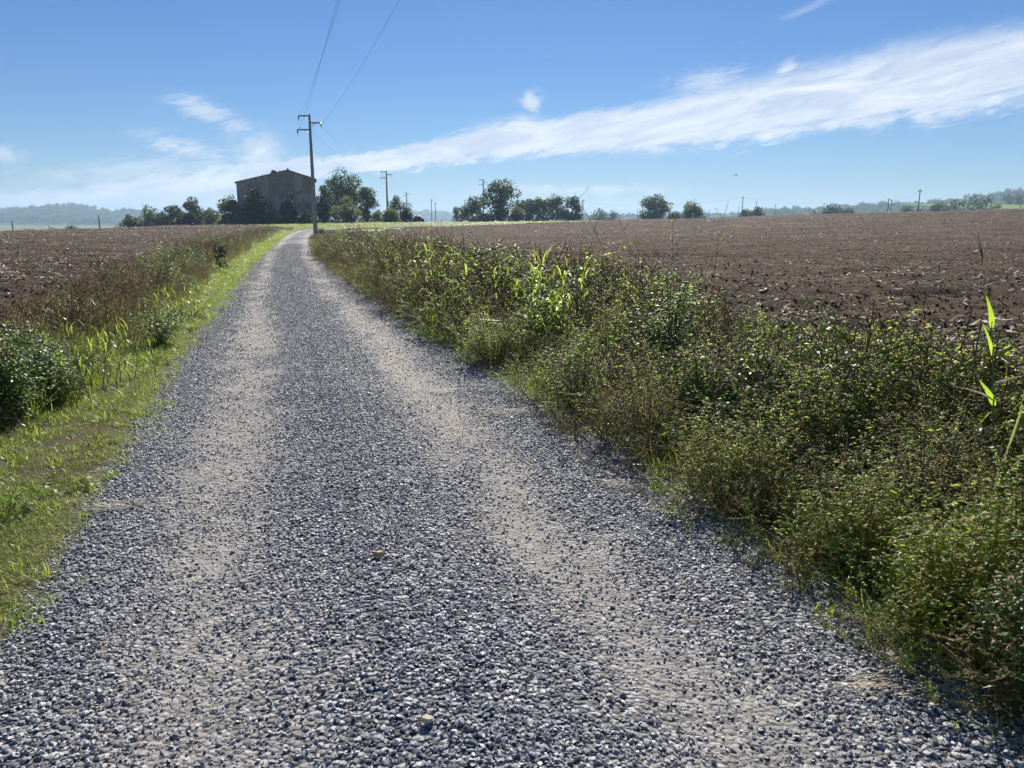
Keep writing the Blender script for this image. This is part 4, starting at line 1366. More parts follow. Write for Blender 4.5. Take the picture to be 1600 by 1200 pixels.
# ------------------------------------------------------------------ weeds
def sprig(seed, h, nbr, leafL, leafW, mat_leaf=1, per=14, spread=0.5, tips=0.0, droop=0.25):
    r = np.random.default_rng(seed)
    mb = MB()
    lean = r.normal(0, 0.12, 2)
    top = Vector((lean[0] * h, lean[1] * h, h))
    mid = top * 0.5 + Vector((r.normal(0, 0.03), r.normal(0, 0.03), 0)) * h
    mb.tube([(0, 0, -0.05), mid, top], [0.006, 0.0045, 0.002], 3, 0, 0.4)
    axes = [(Vector((0, 0, 0)), mid, top, 1.0)]
    for b in range(nbr):
        s = r.uniform(0.15, 0.85)
        a0 = (Vector((0, 0, 0)).lerp(mid, s * 2) if s < .5 else mid.lerp(top, s * 2 - 1))
        an = r.uniform(0, 6.28)
        ln = h * r.uniform(0.35, 0.7) * (1.15 - s * 0.5)
        e = a0 + Vector((math.cos(an) * ln * spread * 1.5, math.sin(an) * ln * spread * 1.5, ln * r.uniform(0.35, 0.85)))
        m2 = a0.lerp(e, 0.5) + Vector((math.cos(an), math.sin(an), 0)) * ln * 0.10
        mb.tube([a0, m2, e], [0.0035, 0.0025, 0.0012], 3, 0, 0.4)
        axes.append((a0, m2, e, 0.8))
    for a, m_, e, k in axes:
        for i in range(int(per * k)):
            s = r.uniform(0.12, 1.0) if k < 1 else r.uniform(0.25, 1.0)
            q = a.lerp(m_, s * 2) if s < .5 else m_.lerp(e, s * 2 - 1)
            an = r.uniform(0, 6.28)
            d = Vector((math.cos(an), math.sin(an), r.uniform(-0.25, 0.5)))
            L_ = leafL * r.uniform(0.55, 1.25) * (1.15 - 0.45 * s)
            dry = r.random() < tips * (s > 0.5)
            mb.leaf(q, d, (-math.sin(an), math.cos(an), r.normal(0, .35)), L_, leafW * L_ / leafL, 2 if dry else mat_leaf, float(r.beta(2, 2.4)), 0.22, droop * r.uniform(0.2, 1.3))
    return mb


def grass_tuft(seed, nb, h, W, mat=0, flop=0.6, rad=0.03, seg=4):
    r = np.random.default_rng(seed)
    mb = MB()
    for i in range(nb):
        a = r.uniform(0, 6.28); hh = h * r.uniform(0.5, 1.15); fl = flop * r.uniform(0.3, 1.4)
        p0 = Vector((r.normal(0, rad), r.normal(0, rad), -0.01))
        d = Vector((math.cos(a), math.sin(a), 0))
        pth = []
        for k in range(seg + 1):
            s = k / seg
            pth.append(p0 + d * hh * fl * s ** 1.8 + Vector((0, 0, hh * (s - 0.42 * fl * s ** 2.4))))
        mb.blade(pth, W * r.uniform(.7, 1.3), (-math.sin(a), math.cos(a), 0), mat, float(r.uniform(0, 1)))
    return mb


def build_weeds():
    prot = []
    for s in range(5):      # 0-4 knotweed-like, small leaves, browning tips
        prot.append(sprig(200 + s, 0.55, 7, 0.030, 0.0105, 1, 22, 0.6, 0.30).mesh('weed_sprig', ['stem_brown', 'weed_leaf', 'dry_leaf']))
    for s in range(3):      # 5-7 broader leaves
        prot.append(sprig(220 + s, 0.55, 6, 0.046, 0.020, 1, 15, 0.55, 0.05).mesh('weed_sprig', ['stem_green', 'weed_leaf', 'dry_leaf']))
    for s in range(3):      # 8-10 dry, rusty, seeded
        prot.append(sprig(240 + s, 0.55, 8, 0.022, 0.008, 2, 20, 0.5, 1.0).mesh('weed_sprig', ['stem_brown', 'weed_leaf', 'dry_leaf']))
    for s in range(3):      # 11-13 bramble
        prot.append(sprig(260 + s, 0.50, 6, 0.044, 0.027, 1, 17, 0.75, 0.03, 0.4).mesh('weed_sprig', ['stem_brown', 'bramble_leaf', 'dry_leaf']))
    for s in range(3):      # 14-16 grass
        prot.append(grass_tuft(280 + s, 22, 0.50, 0.007, 0, 0.75, 0.05, 5).mesh('weed_sprig', ['grass_blade']))
    for s in range(2):      # 17-18 dry grass
        prot.append(grass_tuft(290 + s, 24, 0.45, 0.005, 0, 0.9, 0.06, 5).mesh('weed_sprig', ['straw' if s else 'dry_leaf']))
    coll = proto_collection('weed_sprig', prot)

    def place(name, label, side, bands, hprof, kinds, seed):
        PX, SC, RT, ID = [], [], [], []
        for y0, y1, dens, grow in bands:
            fw = verge_r if side > 0 else verge_l
            wmax = 5.2 if side > 0 else 3.6
            m = int((y1 - y0) * wmax * dens)
            y = U(y0, y1, m); d = U(-0.3, wmax, m)
            e = edge_r(y) if side > 0 else edge_l(y)
            x = e + side * d
            hgt, keep = hprof(x, y, d)
            k = U(0, 1, m) < keep
            x, y, d, hgt = x[k], y[k], d[k], hgt[k]
            m = len(x)
            ids = kinds(x, y, d, m)
            s = hgt / 0.55 * U(0.7, 1.25, m) * grow
            PX.append(np.stack([x, y, terrain(x, y) - 0.01], -1)); SC.append(np.stack([s * grow ** .3, s * grow ** .3, s], -1))
            # stems near the lane lean out over it
            lean = 0.45 * np.exp(-d / 0.5)
            RT.append(np.stack([U(-.22, .22, m), U(-.22, .22, m) - side * lean, U(-0.5, 0.5, m) + np.where(U(0, 1, m) < .5, 0, 0)], -1))
            RT[-1][:, 2] = np.where(d < 0.8, RT[-1][:, 2], U(0, 6.28, m))
            ID.append(ids)
        pts = np.concatenate(PX)
        scatter(name, pts, np.concatenate(RT), np.concatenate(SC), np.concatenate(ID), coll, label, 'weeds')

    def h_right(x, y, d):
        n = fbm(x * 0.55, y * 0.55, 61, 3); n2 = fbm(x * 1.7, y * 1.7, 62, 2)
        w_ = verge_r(y) / 4.6
        d = d - 0.55 * (fbm(x * 0 + y * 0.9, y * 0 + 2.2, 66, 3) - 0.55)
        prof = np.interp(d / w_, [-0.2, 0, 0.3, 0.8, 1.5, 2.3, 3.1, 4.0, 5.2], [0.30, 0.40, 0.48, 0.55, 0.63, 0.62, 0.44, 0.24, 0.10])
        prof = prof * np.interp(y, [0, 4, 10, 25, 45, 70], [0.78, 0.82, 1.0, 1.1, 0.72, 0.30])
        hgt = prof * (0.55 + 1.0 * n) * (0.55 + 1.0 * n2)
        keep = np.interp(d / w_, [-0.12, 0.1, 0.4, 2.6, 3.6, 4.6, 5.2], [0.8, 1, 1, 0.95, 0.6, 0.25, 0.0])
        return hgt, keep

    def kinds_r(x, y, d, m):
        n = fbm(x * 0.7 + 3, y * 0.7, 63, 3); n2 = fbm(x * 1.1, y * 1.1 + 9, 64, 3); q = U(0, 1, m)
        ids = rng.integers(0, 5, m)
        ids = np.where((q < 0.22), rng.integers(5, 8, m), ids)
        ids = np.where((q > 0.80) | ((n2 > 0.56) & (q > 0.40)), rng.integers(8, 11, m), ids)
        ids = np.where((n < 0.42) & (q < 0.62) & (d > 0.5), rng.integers(11, 14, m), ids)
        ids = np.where((q > 0.50) & (q < 0.60), rng.integers(14, 17, m), ids)
        ids = np.where((q > 0.60) & (q < 0.645), rng.integers(17, 19, m), ids)
        ids = np.where((d > 3.2) & (q > 0.55), rng.integers(8, 11, m), ids)
        far = y > 16
        ids = np.where(far & (q > 0.5), rng.integers(8, 11, m), ids)
        ids = np.where((y > 11) & (d < 0.9) & (q > 0.3), rng.integers(8, 11, m), ids)
        return ids
    place('verge_weeds', 'thick tangle of green and rusty weeds right of the lane', 1,
          ((0.6, 5, 95, 1.0), (5, 10, 85, 1.0), (10, 20, 62, 1.1), (20, 36, 36, 1.3), (36, 72, 18, 1.5)), h_right, kinds_r, 1)

    def h_left(x, y, d):
        n = fbm(x * 0.6, y * 0.6, 71, 3); n2 = fbm(x * 1.7, y * 1.7, 72, 2)
        d = d - np.interp(y, [2, 4, 5, 6, 8, 12, 20, 40], [1.7, 1.35, 0.95, 0.6, 0.42, 0.45, 0.7, 0.7]) - 0.3 * (fbm(y * 0.8, y * 0 + 1.1, 76, 3) - 0.5)
        prof = np.interp(d, [0, 0.25, 0.8, 1.6, 2.2, 3.0], [0.12, 0.34, 0.60, 0.58, 0.34, 0.10])
        prof = prof * np.interp(y, [0, 5, 7, 12, 20, 40, 70], [0.9, 1.15, 1.1, 1.0, 1.0, 0.9, 0.6])
        keep = np.interp(d, [-0.05, 0.0, 0.15, 1.8, 2.4, 3.0], [0.0, 0.35, 1, 1, 0.5, 0.0])
        return prof * (0.5 + 1.0 * n) * (0.75 + 0.5 * n2), keep

    def kinds_l(x, y, d, m):
        n = fbm(x * 0.7 + 3, y * 0.7, 73, 3); q = U(0, 1, m)
        ids = np.where(q < np.interp(y, [6, 10, 40], [.35, .58, .5]), rng.integers(8, 11, m), rng.integers(0, 5, m))
        ids = np.where(q > 0.76, rng.integers(14, 17, m), ids)
        ids = np.where((q > 0.55) & (q < 0.74), rng.integers(17, 19, m), ids)
        ids = np.where((n < 0.40) & (q < .5), rng.integers(11, 14, m), ids)
        ids = np.where((y < 6.2) & (q < .6), rng.integers(11, 14, m), ids)
        ids = np.where((y > 5.8) & (y < 9) & (q > .45), rng.integers(14, 17, m), ids)
        return ids
    place('verge_weeds.001', 'dry and green weeds between the left grass strip and the field', -1,
          ((1.5, 6, 95, 1.0), (6, 12, 95, 1.0), (12, 22, 75, 1.1), (22, 40, 40, 1.3), (40, 74, 20, 1.5)), h_left, kinds_l, 2)

    # short turf beside the lane
    tp = [grass_tuft(300 + s, 34, 0.042, 0.0032, 0, 1.3, 0.032, 3).mesh('grass_tuft', ['turf_blade']) for s in range(5)]
    tp += [grass_tuft(310 + s, 22, 0.070, 0.004, 0, 1.0, 0.03, 3).mesh('grass_tuft', ['grass_blade']) for s in range(3)]
    tcoll = proto_collection('grass_tuft', tp)
    PX, SC, ID = [], [], []
    for y0, y1, dens, gr in ((1.2, 5, 1300, 1.0), (5, 10, 950, 1.1), (10, 20, 420, 1.4), (20, 40, 170, 1.9), (40, 80, 70, 2.6)):
        m = int((y1 - y0) * 1.8 * dens)
        y = U(y0, y1, m); d = U(-0.25, 1.9, m)
        x = edge_l(y) - d
        n = fbm(x * 1.3, y * 1.3, 81, 4)
        edge = np.interp(d, [-0.25, 0.0, 0.12, 0.85, 1.4, 1.9], [0.0, 0.22, 1, 1, 0.7, 0.35])
        gap = np.clip((n - 0.32) * 6, 0.12, 1)
        k = U(0, 1, m) < edge * gap
        x, y, d, n = x[k], y[k], d[k], n[k]
        m = len(x)
        PX.append(np.stack([x, y, np.maximum(terrain(x, y) + 0.015, np.where(d < 0.25, road_z(x, y), -9))], -1))
        SC.append(U(.6, 1.3, m) * gr * np.where(U(0, 1, m) < .12, 1.5, 1.0))
        ID.append(np.where(U(0, 1, m) < np.interp(y, [0, 20, 40], [.10, .4, .65]), rng.integers(5, 8, m), rng.integers(0, 5, m)))
        # a few tufts along the right lane edge
        m = int((y1 - y0) * 0.7 * dens * 0.35)
        y = U(y0, y1, m); d = U(-0.35, 0.35, m); x = edge_r(y) + d
        k = (U(0, 1, m) < np.interp(d, [-0.35, 0.0, 0.35], [0.02, 0.5, 0.9]) * np.clip((fbm(x * 1.5, y * 1.5, 82) - 0.42) * 5, 0, 1))
        x, y = x[k], y[k]; m = len(x)
        PX.append(np.stack([x, y, terrain(x, y) + 0.012], -1)); SC.append(U(.6, 1.6, m) * gr); ID.append(rng.integers(0, 8, m))
    pts, sc, ids = np.concatenate(PX), np.concatenate(SC), np.concatenate(ID)
    n = len(pts)
    rot = np.stack([U(-.15, .15, n), U(-.15, .15, n), U(0, 6.28, n)], -1)
    scatter('grass', pts, rot, sc, ids, tcoll, 'short bright grass edging the gravel lane', 'grass')
    # meadow in front of the house
    m = 15000
    y = U(80, 134, m); x = U(-62, 34, m)
    keep = ((x > IN_L(y) - 0.3) & (x < IN_R(y) + 0.3))
    dl = np.minimum(np.abs(x - np.interp(y, [80, 82, 85, 88, 91, 94, 97, 100, 103.5, 107, 140], [-20.6, -20.75, -20.5, -19.8, -18.5, -16.6, -14.2, -11, -7, -2, 40])), 9)
    keep &= (dl > 1.6) | (y > 104)
    x, y = x[keep], y[keep]; m = len(x)
    rot = np.stack([U(-.15, .15, m), U(-.15, .15, m), U(0, 6.28, m)], -1)
    scatter('grass.001', np.stack([x, y, terrain(x, y) - 0.12], -1), rot, np.stack([U(4, 8, m), U(4, 8, m), U(2.2, 5.0, m)], -1), rng.integers(0, 8, m), tcoll, 'sunlit meadow grass in front of the old house', 'grass')


build_weeds()


# ------------------------------------------------------------------ single plants one can point to
def ribbon(path, W, mat, tint, side=None, fold=0.0):
    mb = MB()
    p = [Vector(q) for q in path]
    d = p[-1] - p[0]
    if side is None:
        side = Vector((d.y, -d.x, 0))
        if side.length < 1e-4:
            side = Vector((1, 0, 0))
    mb.blade(p, W, side, 0, tint)
    return mb.mesh('leaf', [mat])


def reed_clump(label, px, py_top, Y, n_stem, n_leaf, spread, seed, mat='grass_blade', lf=0.45, W=0.026, group='tall broad-bladed grass clumps', lo=0.45, hi=0.85):
    r = np.random.default_rng(seed)
    t = P(px, py_top, Y)
    z = tz(t.x, Y)
    h = t.z - z
    o = empty('tall_grass_clump', (t.x, Y, z), label, 'grass clump', group)
    for i in range(n_stem):
        a = r.uniform(0, 6.28)
        b0 = Vector((r.normal(0, .3), r.normal(0, .3), 0)) * spread
        hh = h * r.uniform(lo, hi)
        e = b0 + Vector((math.cos(a) * .22 * hh, math.sin(a) * .22 * hh, hh))
        m_ = b0.lerp(e, .5) + Vector((r.normal(0, .02), r.normal(0, .02), 0))
        mb = MB(); mb.tube([b0 - Vector((0, 0, .05)), m_, e], [.0045, .0035, .002], 5)
        st = link('stem', mb.mesh('stem', ['stem_green'], True), o)
        for k in range(n_leaf):
            s = 0.15 + 0.85 * (k + r.uniform(0, .8)) / n_leaf
            s = min(s, 1.0)
            q = b0.lerp(m_, s * 2) if s < .5 else m_.lerp(e, s * 2 - 1)
            an = r.uniform(0, 6.28); L_ = lf * r.uniform(.6, 1.2); fl = r.uniform(0.45, 1.25)
            d = Vector((math.cos(an), math.sin(an), 0))
            pth = [q + d * L_ * (0.22 * u + 0.62 * fl * u ** 1.8) + Vector((0, 0, L_ * (0.95 * u - 0.85 * fl * u ** 2.3))) for u in np.linspace(0, 1, 8)]
            pth = [v if v.z > 0.02 else Vector((v.x, v.y, 0.02)) for v in pth]
            link('leaf', ribbon(pth, W * r.uniform(.7, 1.25), mat, float(r.uniform(.2, 1))), st)
    return o


def stalk(label, pts, Y, r0=0.005, seed=0, nbr=6, brl=0.12, mat='stem_brown', group='bare dry stalks above the weeds', seeds=True, leafmat='dry_leaf'):
    """a dry stem through photo points at depth Y, with side twigs"""
    r = np.random.default_rng(seed)
    pp = [P(a, b, Y) for a, b in pts]
    z = tz(pp[0].x, Y)
    base = Vector((pp[0].x, Y, z))
    o = empty('dry_stalk', base, label, 'stalk', group)
    path = [Vector((0, 0, -0.03))] + [q - base + Vector((0, r.normal(0, .03), 0)) for q in pp]
    r0 *= 0.62
    mb = MB(); mb.tube(path, [r0 * (1 - 0.75 * i / (len(path) - 1)) for i in range(len(path))], 5)
    link('stem', mb.mesh('stem', [mat], True), o)
    for b in range(nbr):
        s = r.uniform(0.45, 0.98) * (len(path) - 1)
        i = min(int(s), len(path) - 2); q = path[i].lerp(path[i + 1], s - i)
        an = r.uniform(0, 6.28); L_ = brl * r.uniform(.5, 1.3)
        e = q + Vector((math.cos(an) * L_ * .7, math.sin(an) * L_ * .7, L_ * .8))
        mb = MB(); mb.tube([q, q.lerp(e, .5) + Vector((0, 0, -.01)), e], [r0 * .5, r0 * .4, r0 * .25], 4)
        if seeds:
            for k in range(9):
                u = r.uniform(.3, 1.05); a2 = r.uniform(0, 6.28)
                mb.leaf(q.lerp(e, u), (math.cos(a2), math.sin(a2), .5), (-math.sin(a2), math.cos(a2), .3), .016 * r.uniform(.6, 1.6), .008, 1, float(r.uniform(.3, 1)))
        link('side_twig', mb.mesh('side_twig', [mat, leafmat]), o)
    return o


def leafy_plant(label, px, py, Y, h, rad, nl, L_, W, mat, seed, name='leafy_weed', group='leafy weeds by the lane', lob=False):
    r = np.random.default_rng(seed)
    t = P(px, py, Y)
    z = tz(t.x, Y)
    o = empty(name, (t.x, Y, z), label, 'weed', group)
    for k in range(nl):
        an = k * 2.4 + r.uniform(-.3, .3)
        hh = h * r.uniform(.35, 1); rr = rad * r.uniform(.35, 1)
        e = Vector((math.cos(an) * rr, math.sin(an) * rr, hh))
        mb = MB(); mb.tube([(0, 0, -.01), Vector((e.x * .4, e.y * .4, hh * .7)), e], [.004, .003, .002], 4)
        st = link('stem', mb.mesh('stem', ['stem_green'], True), o)
        for q in range(3):
            a2 = an + (q - 1) * 0.9
            mb = MB()
            d = Vector((math.cos(a2), math.sin(a2), r.uniform(-.1, .35)))
            mb.leaf(e - Vector((0, 0, .01)) * q, d, (-math.sin(a2), math.cos(a2), 0), L_ * r.uniform(.7, 1.2), W * r.uniform(.8, 1.2), 0, float(r.uniform(0, 1)), .18, .2)
            link('leaf', mb.mesh('leaf', [mat]), st)
    return o


def bramble(label, px0, px1, py_top, Y, seed, n=26, cat='bramble'):
    r = np.random.default_rng(seed)
    a, b = P(px0, py_top, Y), P(px1, py_top, Y)
    c = (a + b) / 2; z = tz(c.x, Y); wd = (b.x - a.x) / 2; h = c.z - z
    o = empty('bramble_bush', (c.x, Y, z), label, cat, 'dark leafy bushes in the verges')
    mb, cane = MB(), MB()
    for i in range(n):
        an = r.uniform(0, 6.28); q = math.sqrt(r.uniform(.05, 1)) * wd
        e = Vector((math.cos(an) * q, math.sin(an) * q * .8, h * (1 - 0.35 * (q / wd) ** 2) * r.uniform(.45, 1.08)))
        m_ = Vector((e.x * .45, e.y * .45, e.z * .75))
        cane.tube([(r.normal(0, .05), r.normal(0, .05), -.03), m_, e], [.005, .004, .002], 4)
        for k in range(70):
            s = r.uniform(.05, 1.0)
            p_ = (Vector((0, 0, 0)).lerp(m_, s * 2) if s < .5 else m_.lerp(e, s * 2 - 1)) + Vector(r.normal(0, .07, 3))
            if p_.z < .02:
                continue
            a2 = r.uniform(0, 6.28)
            d = Vector((math.cos(a2), math.sin(a2), r.uniform(-.3, .6)))
            L_ = .042 * r.uniform(.5, 1.35)
            mb.leaf(p_, d, (-math.sin(a2), math.cos(a2), r.normal(0, .3)), L_, L_ * .62, 0, float(r.beta(2, 3)), .2, .2)
    link('foliage', mb.mesh('foliage', ['bramble_leaf']), o)['kind'] = 'stuff'
    link('cane', cane.mesh('cane', ['stem_brown']), o)['kind'] = 'stuff'
    return o


def weed_mound(label, px, Y, wpx, h, mat, seed):
    r = np.random.default_rng(seed)
    c = P(px, 600, Y); c.x += 0.16 + 0.05 * (Y < 4); z = tz(c.x, Y); wd = wpx / FPX * Y / 2 * 1.45
    ph = r.uniform(0, 6.28, 3)
    o = empty('weed_mound', (c.x, Y, z), label, 'weeds', 'bushy weed mounds right of the lane')
    fo, st = MB(), MB()
    small = mat == 'dry_leaf'
    for i in range(58):
        an = r.uniform(0, 6.28); q = math.sqrt(r.uniform(0, 1)) * wd * (1 + .22 * math.sin(2 * an + ph[0]) + .14 * math.sin(3 * an + ph[1]))
        e = Vector((math.cos(an) * q, math.sin(an) * q, h * math.sqrt(max(.12, 1 - 0.62 * (q / wd) ** 2)) * r.uniform(.45, 1.22)))
        b0 = Vector((e.x * .35, e.y * .35, -.02)); m_ = Vector((e.x * .62, e.y * .62, e.z * .6))
        st.tube([b0, m_, e], [.0045, .003, .0012], 3)
        for k in range(64):
            s = r.uniform(.22, 1.03)
            p_ = (b0.lerp(m_, s * 2) if s < .5 else m_.lerp(e, s * 2 - 1))
            p_ = p_ + Vector(r.normal(0, .035, 3)) * (1 + (s < .8))
            if p_.z < .01:
                continue
            a2 = r.uniform(0, 6.28)
            L_ = (.020 if small else .032) * r.uniform(.5, 1.45)
            k2 = 1 if (r.random() < (.45 if small else .20)) else 0
            fo.leaf(p_, (math.cos(a2), math.sin(a2), r.uniform(-.25, .6)), (-math.sin(a2), math.cos(a2), r.normal(0, .35)), L_, L_ * (.32 if small else .42), k2, float(r.beta(2, 2.2)), .2, .2)
    link('foliage', fo.mesh('foliage', [mat, 'weed_leaf' if small else 'dry_leaf']), o)['kind'] = 'stuff'
    link('stem', st.mesh('stem', ['stem_brown']), o)['kind'] = 'stuff'
    return o


def build_plants():
    # tall grasses on the right verge
    reed_clump('small bright grass clump nearest the pole on the right verge', 622, 396, 19.5, 7, 5, .6, 1, 'reed_blade', lf=.45, W=.03)
    reed_clump('dense bright green grass clump left of the others on the right verge', 706, 366, 12.6, 26, 6, 1.0, 2, 'reed_blade', lf=.46, W=.030)
    reed_clump('low grass clump between the two taller ones on the right verge', 795, 378, 11.2, 18, 6, 1.0, 3, 'reed_blade', lf=.40, W=.027)
    reed_clump('tallest sunlit grass clump on the right verge', 862, 366, 8.6, 24, 6, .62, 4, 'reed_blade', lf=.40, W=.022)
    reed_clump('single leaning grass clump right of the tallest one', 893, 370, 9.2, 4, 5, .2, 5, 'reed_blade', lf=.34, W=.02)
    reed_clump('broad-leaved grass clump on the left verge', 112, 476, 7.1, 20, 7, 1.1, 6, 'grass_blade', lf=.34, W=.011, group='tall broad-bladed grass clumps on the left', lo=.4, hi=.75)
    reed_clump('drooping pale grass clump behind the left verge clump', 262, 436, 12.5, 18, 6, 1.0, 7, lf=.36, W=.020, group='tall broad-bladed grass clumps on the left')
    # bushy mounds of weed along the right side of the lane
    for i, (px, py, Y, wp, hh, mt, lab) in enumerate((
            (560, 470, 19.0, 70, .55, 'dry_leaf', 'rusty brown weed mound nearest the pole on the right'),
            (660, 540, 11.6, 60, .50, 'dry_leaf', 'rusty weed mound left of the heart-leaved seedling'),
            (745, 575, 8.3, 90, .55, 'weed_leaf', 'green weed mound spilling on the gravel below the grass clumps'),
            (865, 640, 6.4, 110, .58, 'weed_leaf', 'broad weed mound overhanging the gravel half way along the right weeds'),
            (930, 560, 7.9, 110, .70, 'weed_leaf', 'yellow-green weed mound below the tallest grass clump'),
            (980, 715, 5.1, 120, .55, 'dry_leaf', 'brownish weed mound at the gravel edge before the dark bramble'),
            (1090, 640, 5.6, 140, .68, 'weed_leaf', 'high green weed mound in the middle of the right verge'),
            (1120, 800, 4.1, 150, .52, 'weed_leaf', 'leafy weed mound at the gravel edge near the lower middle right'),
            (1235, 720, 4.5, 150, .66, 'weed_leaf', 'tall weed mound behind the leafy edge mound at right'),
            (1290, 900, 3.25, 170, .50, 'weed_leaf', 'low weed mound leaning over the gravel at lower right'),
            (1400, 790, 3.6, 170, .66, 'dry_leaf', 'rusty topped weed mound left of the cane at lower right'),
            (1440, 980, 2.7, 190, .48, 'weed_leaf', 'weed mound at the gravel edge close to the bottom right'),
            (1560, 900, 2.85, 180, .62, 'weed_leaf', 'big leafy weed mound at the right border under the cane'),
            (1590, 1080, 2.25, 170, .42, 'bramble_leaf', 'dark weed mound in the bottom right corner'),
            (1430, 620, 5.6, 140, .50, 'weed_leaf', 'green weed mound by the field edge left of the cane'),
            (1300, 560, 7.0, 120, .50, 'weed_leaf', 'low weed mound at the field edge behind the glossy bush'))):
        weed_mound(lab, px, Y, wp, hh, mt, 40 + i)
    # cane with three bright leaves at the right
    Y = 3.7
    b = P(1553, 640, Y); z = tz(b.x, Y)
    base = Vector((b.x, Y, z))
    o = empty('cane_shoot', base, 'single tall cane with three bright green leaves at the right edge', 'cane')
    path = [(1556, 900), (1553, 740), (1552, 640), (1551, 555), (1549, 500)]
    pts = [Vector((0.01, 0, -.05))] + [P(a, c, Y) - base for a, c in path]
    mb = MB(); mb.tube(pts, [.0055, .0052, .005, .0045, .0035, .002], 6)
    link('stem', mb.mesh('stem', ['stem_green'], True), o)
    for (q0, q1, q2, W, mt) in (((1550, 512), (1546, 488), (1540.5, 461), .027, 'bright_leaf'), ((1551, 556), (1544, 531), (1535, 505), .017, 'bright_leaf'), ((1554, 634), (1543, 612), (1530, 594), .030, 'bright_leaf'),
                            ((1553, 625), (1525, 607), (1490, 604), .010, 'straw'), ((1556, 598), (1575, 588), (1602, 587), .012, 'straw')):
        a, m_, e = (P(*q, Y) - base for q in (q0, q1, q2))
        pth = []
        for u in np.linspace(0, 1, 9):
            q = a * (1 - u) ** 2 + m_ * 2 * u * (1 - u) + e * u * u
            q.y += -.012 * math.sin(u * math.pi)
            pth.append(q)
        dd = (e - a).normalized(); sd_ = dd.cross(Vector((0.25, 1, 0))).normalized()
        link('leaf', ribbon(pth, W, mt, .7, sd_), o)
    # arched strap leaf at the right border
    Y = 3.3
    b = P(1550, 730, Y); base = Vector((b.x, Y, tz(b.x, Y)))
    o = empty('grass_shoot', base, 'pale arching grass shoot at the right border below the cane', 'grass')
    ctrl = [(1545, 800), (1560, 735), (1580, 690), (1596, 645), (1608, 612)]
    link('leaf', ribbon([Vector((0, 0, -.02))] + [P(a, c, Y) - base for a, c in ctrl], .011, 'straw', .4, (1, .1, .3)), o)
    ctrl = [(1550, 790), (1575, 700), (1592, 650), (1603, 600)]
    link('leaf', ribbon([Vector((0.01, 0, -.02))] + [P(a, c, Y + .03) - base for a, c in ctrl], .011, 'grass_blade', .6, (1, .1, .3)), o)
    # dark bushes
    bramble('dark bramble bush in the middle of the right verge', 985, 1112, 412, 7.4, 1, 34)
    bramble('dark glossy bush low in the right verge before the cane', 1240, 1370, 572, 5.0, 2, 26)
    bramble('very dark bush at the left border of the photo', -80, 66, 500, 5.8, 3, 40)
    bramble('dark leafy bush between the left border bush and the grass clump', 30, 120, 535, 6.4, 5, 26)
    bramble('dark green bush in the weeds above the dry stems on the left', 200, 290, 470, 9.6, 4, 18)
    # bare stalks
    S = stalk
    S('tall bare branching stalk crossing the skyline left of the lone tree', [(985, 500), (960, 440), (935, 370), (915, 335), (903, 305)], 7.0, .0055, 1, 9, .12, seeds=False)
    S('thin stalk with a curled tip below the lone round tree', [(1052, 470), (1053, 420), (1050, 375), (1049, 340)], 7.2, .005, 2, 8, .10, leafmat='weed_leaf')
    S('tall feathery stalk crossing the skyline right of the pale bush', [(1105, 500), (1112, 440), (1122, 375), (1138, 312)], 7.0, .005, 3, 10, .10, leafmat='weed_leaf')
    S('leaning thin stalk beside the tall branching one', [(1012, 500), (1000, 430), (980, 370), (962, 326)], 7.4, .004, 4, 7, .09)
    S('upright red-tipped stalk in the middle of the right verge', [(1015, 470), (1018, 420), (1024, 375), (1030, 350)], 7.8, .004, 5, 7, .08, leafmat='plume')
    S('dark stalk with leaflets beside the dark bramble bush', [(985, 500), (985, 450), (984, 400), (980, 380)], 7.8, .005, 6, 9, .10, leafmat='weed_leaf')
    S('thin dark stalk left of the tallest grass clump', [(770, 460), (771, 400), (770, 352)], 12.5, .006, 7, 6, .14)
    S('thin stalk just right of the tallest grass clump', [(905, 470), (908, 400), (912, 345)], 9.6, .005, 8, 6, .12)
    S('slanting bare stalk over the weeds at lower right', [(1400, 760), (1380, 745), (1345, 730), (1280, 700), (1235, 690)], 3.5, .006, 9, 5, .07, seeds=False)
    S('thin stalk standing at the right field edge above the weeds', [(1285, 560), (1283, 500), (1281, 470)], 6.2, .004, 10, 7, .07, leafmat='weed_leaf')
    S('bent pale stalk bowing over the field edge at right', [(1380, 570), (1400, 545), (1420, 528), (1445, 521), (1470, 538)], 6.4, .005, 11, 2, .05, mat='straw', seeds=False)
    G = 'bare dry stalks on the left verge'
    S('dark branching dead weed behind the left grass clump', [(165, 480), (160, 450), (155, 425), (150, 410)], 8.4, .008, 12, 16, .34, group=G, leafmat='stem_brown')
    S('thin upright stalk with a dark head at the far left', [(38, 560), (36, 500), (35, 440), (42, 398)], 6.6, .005, 13, 8, .10, group=G)
    S('second thin stalk near the left border', [(8, 580), (6, 520), (2, 470)], 6.0, .004, 14, 6, .10, group=G)
    S('forked dry stem right of the thin left stalks', [(52, 580), (62, 530), (75, 490)], 6.4, .004, 15, 6, .12, group=G)
    S('fine dry stalk between the left dead weed and the lane', [(215, 470), (222, 430), (225, 405)], 10.5, .006, 16, 9, .22, group=G)
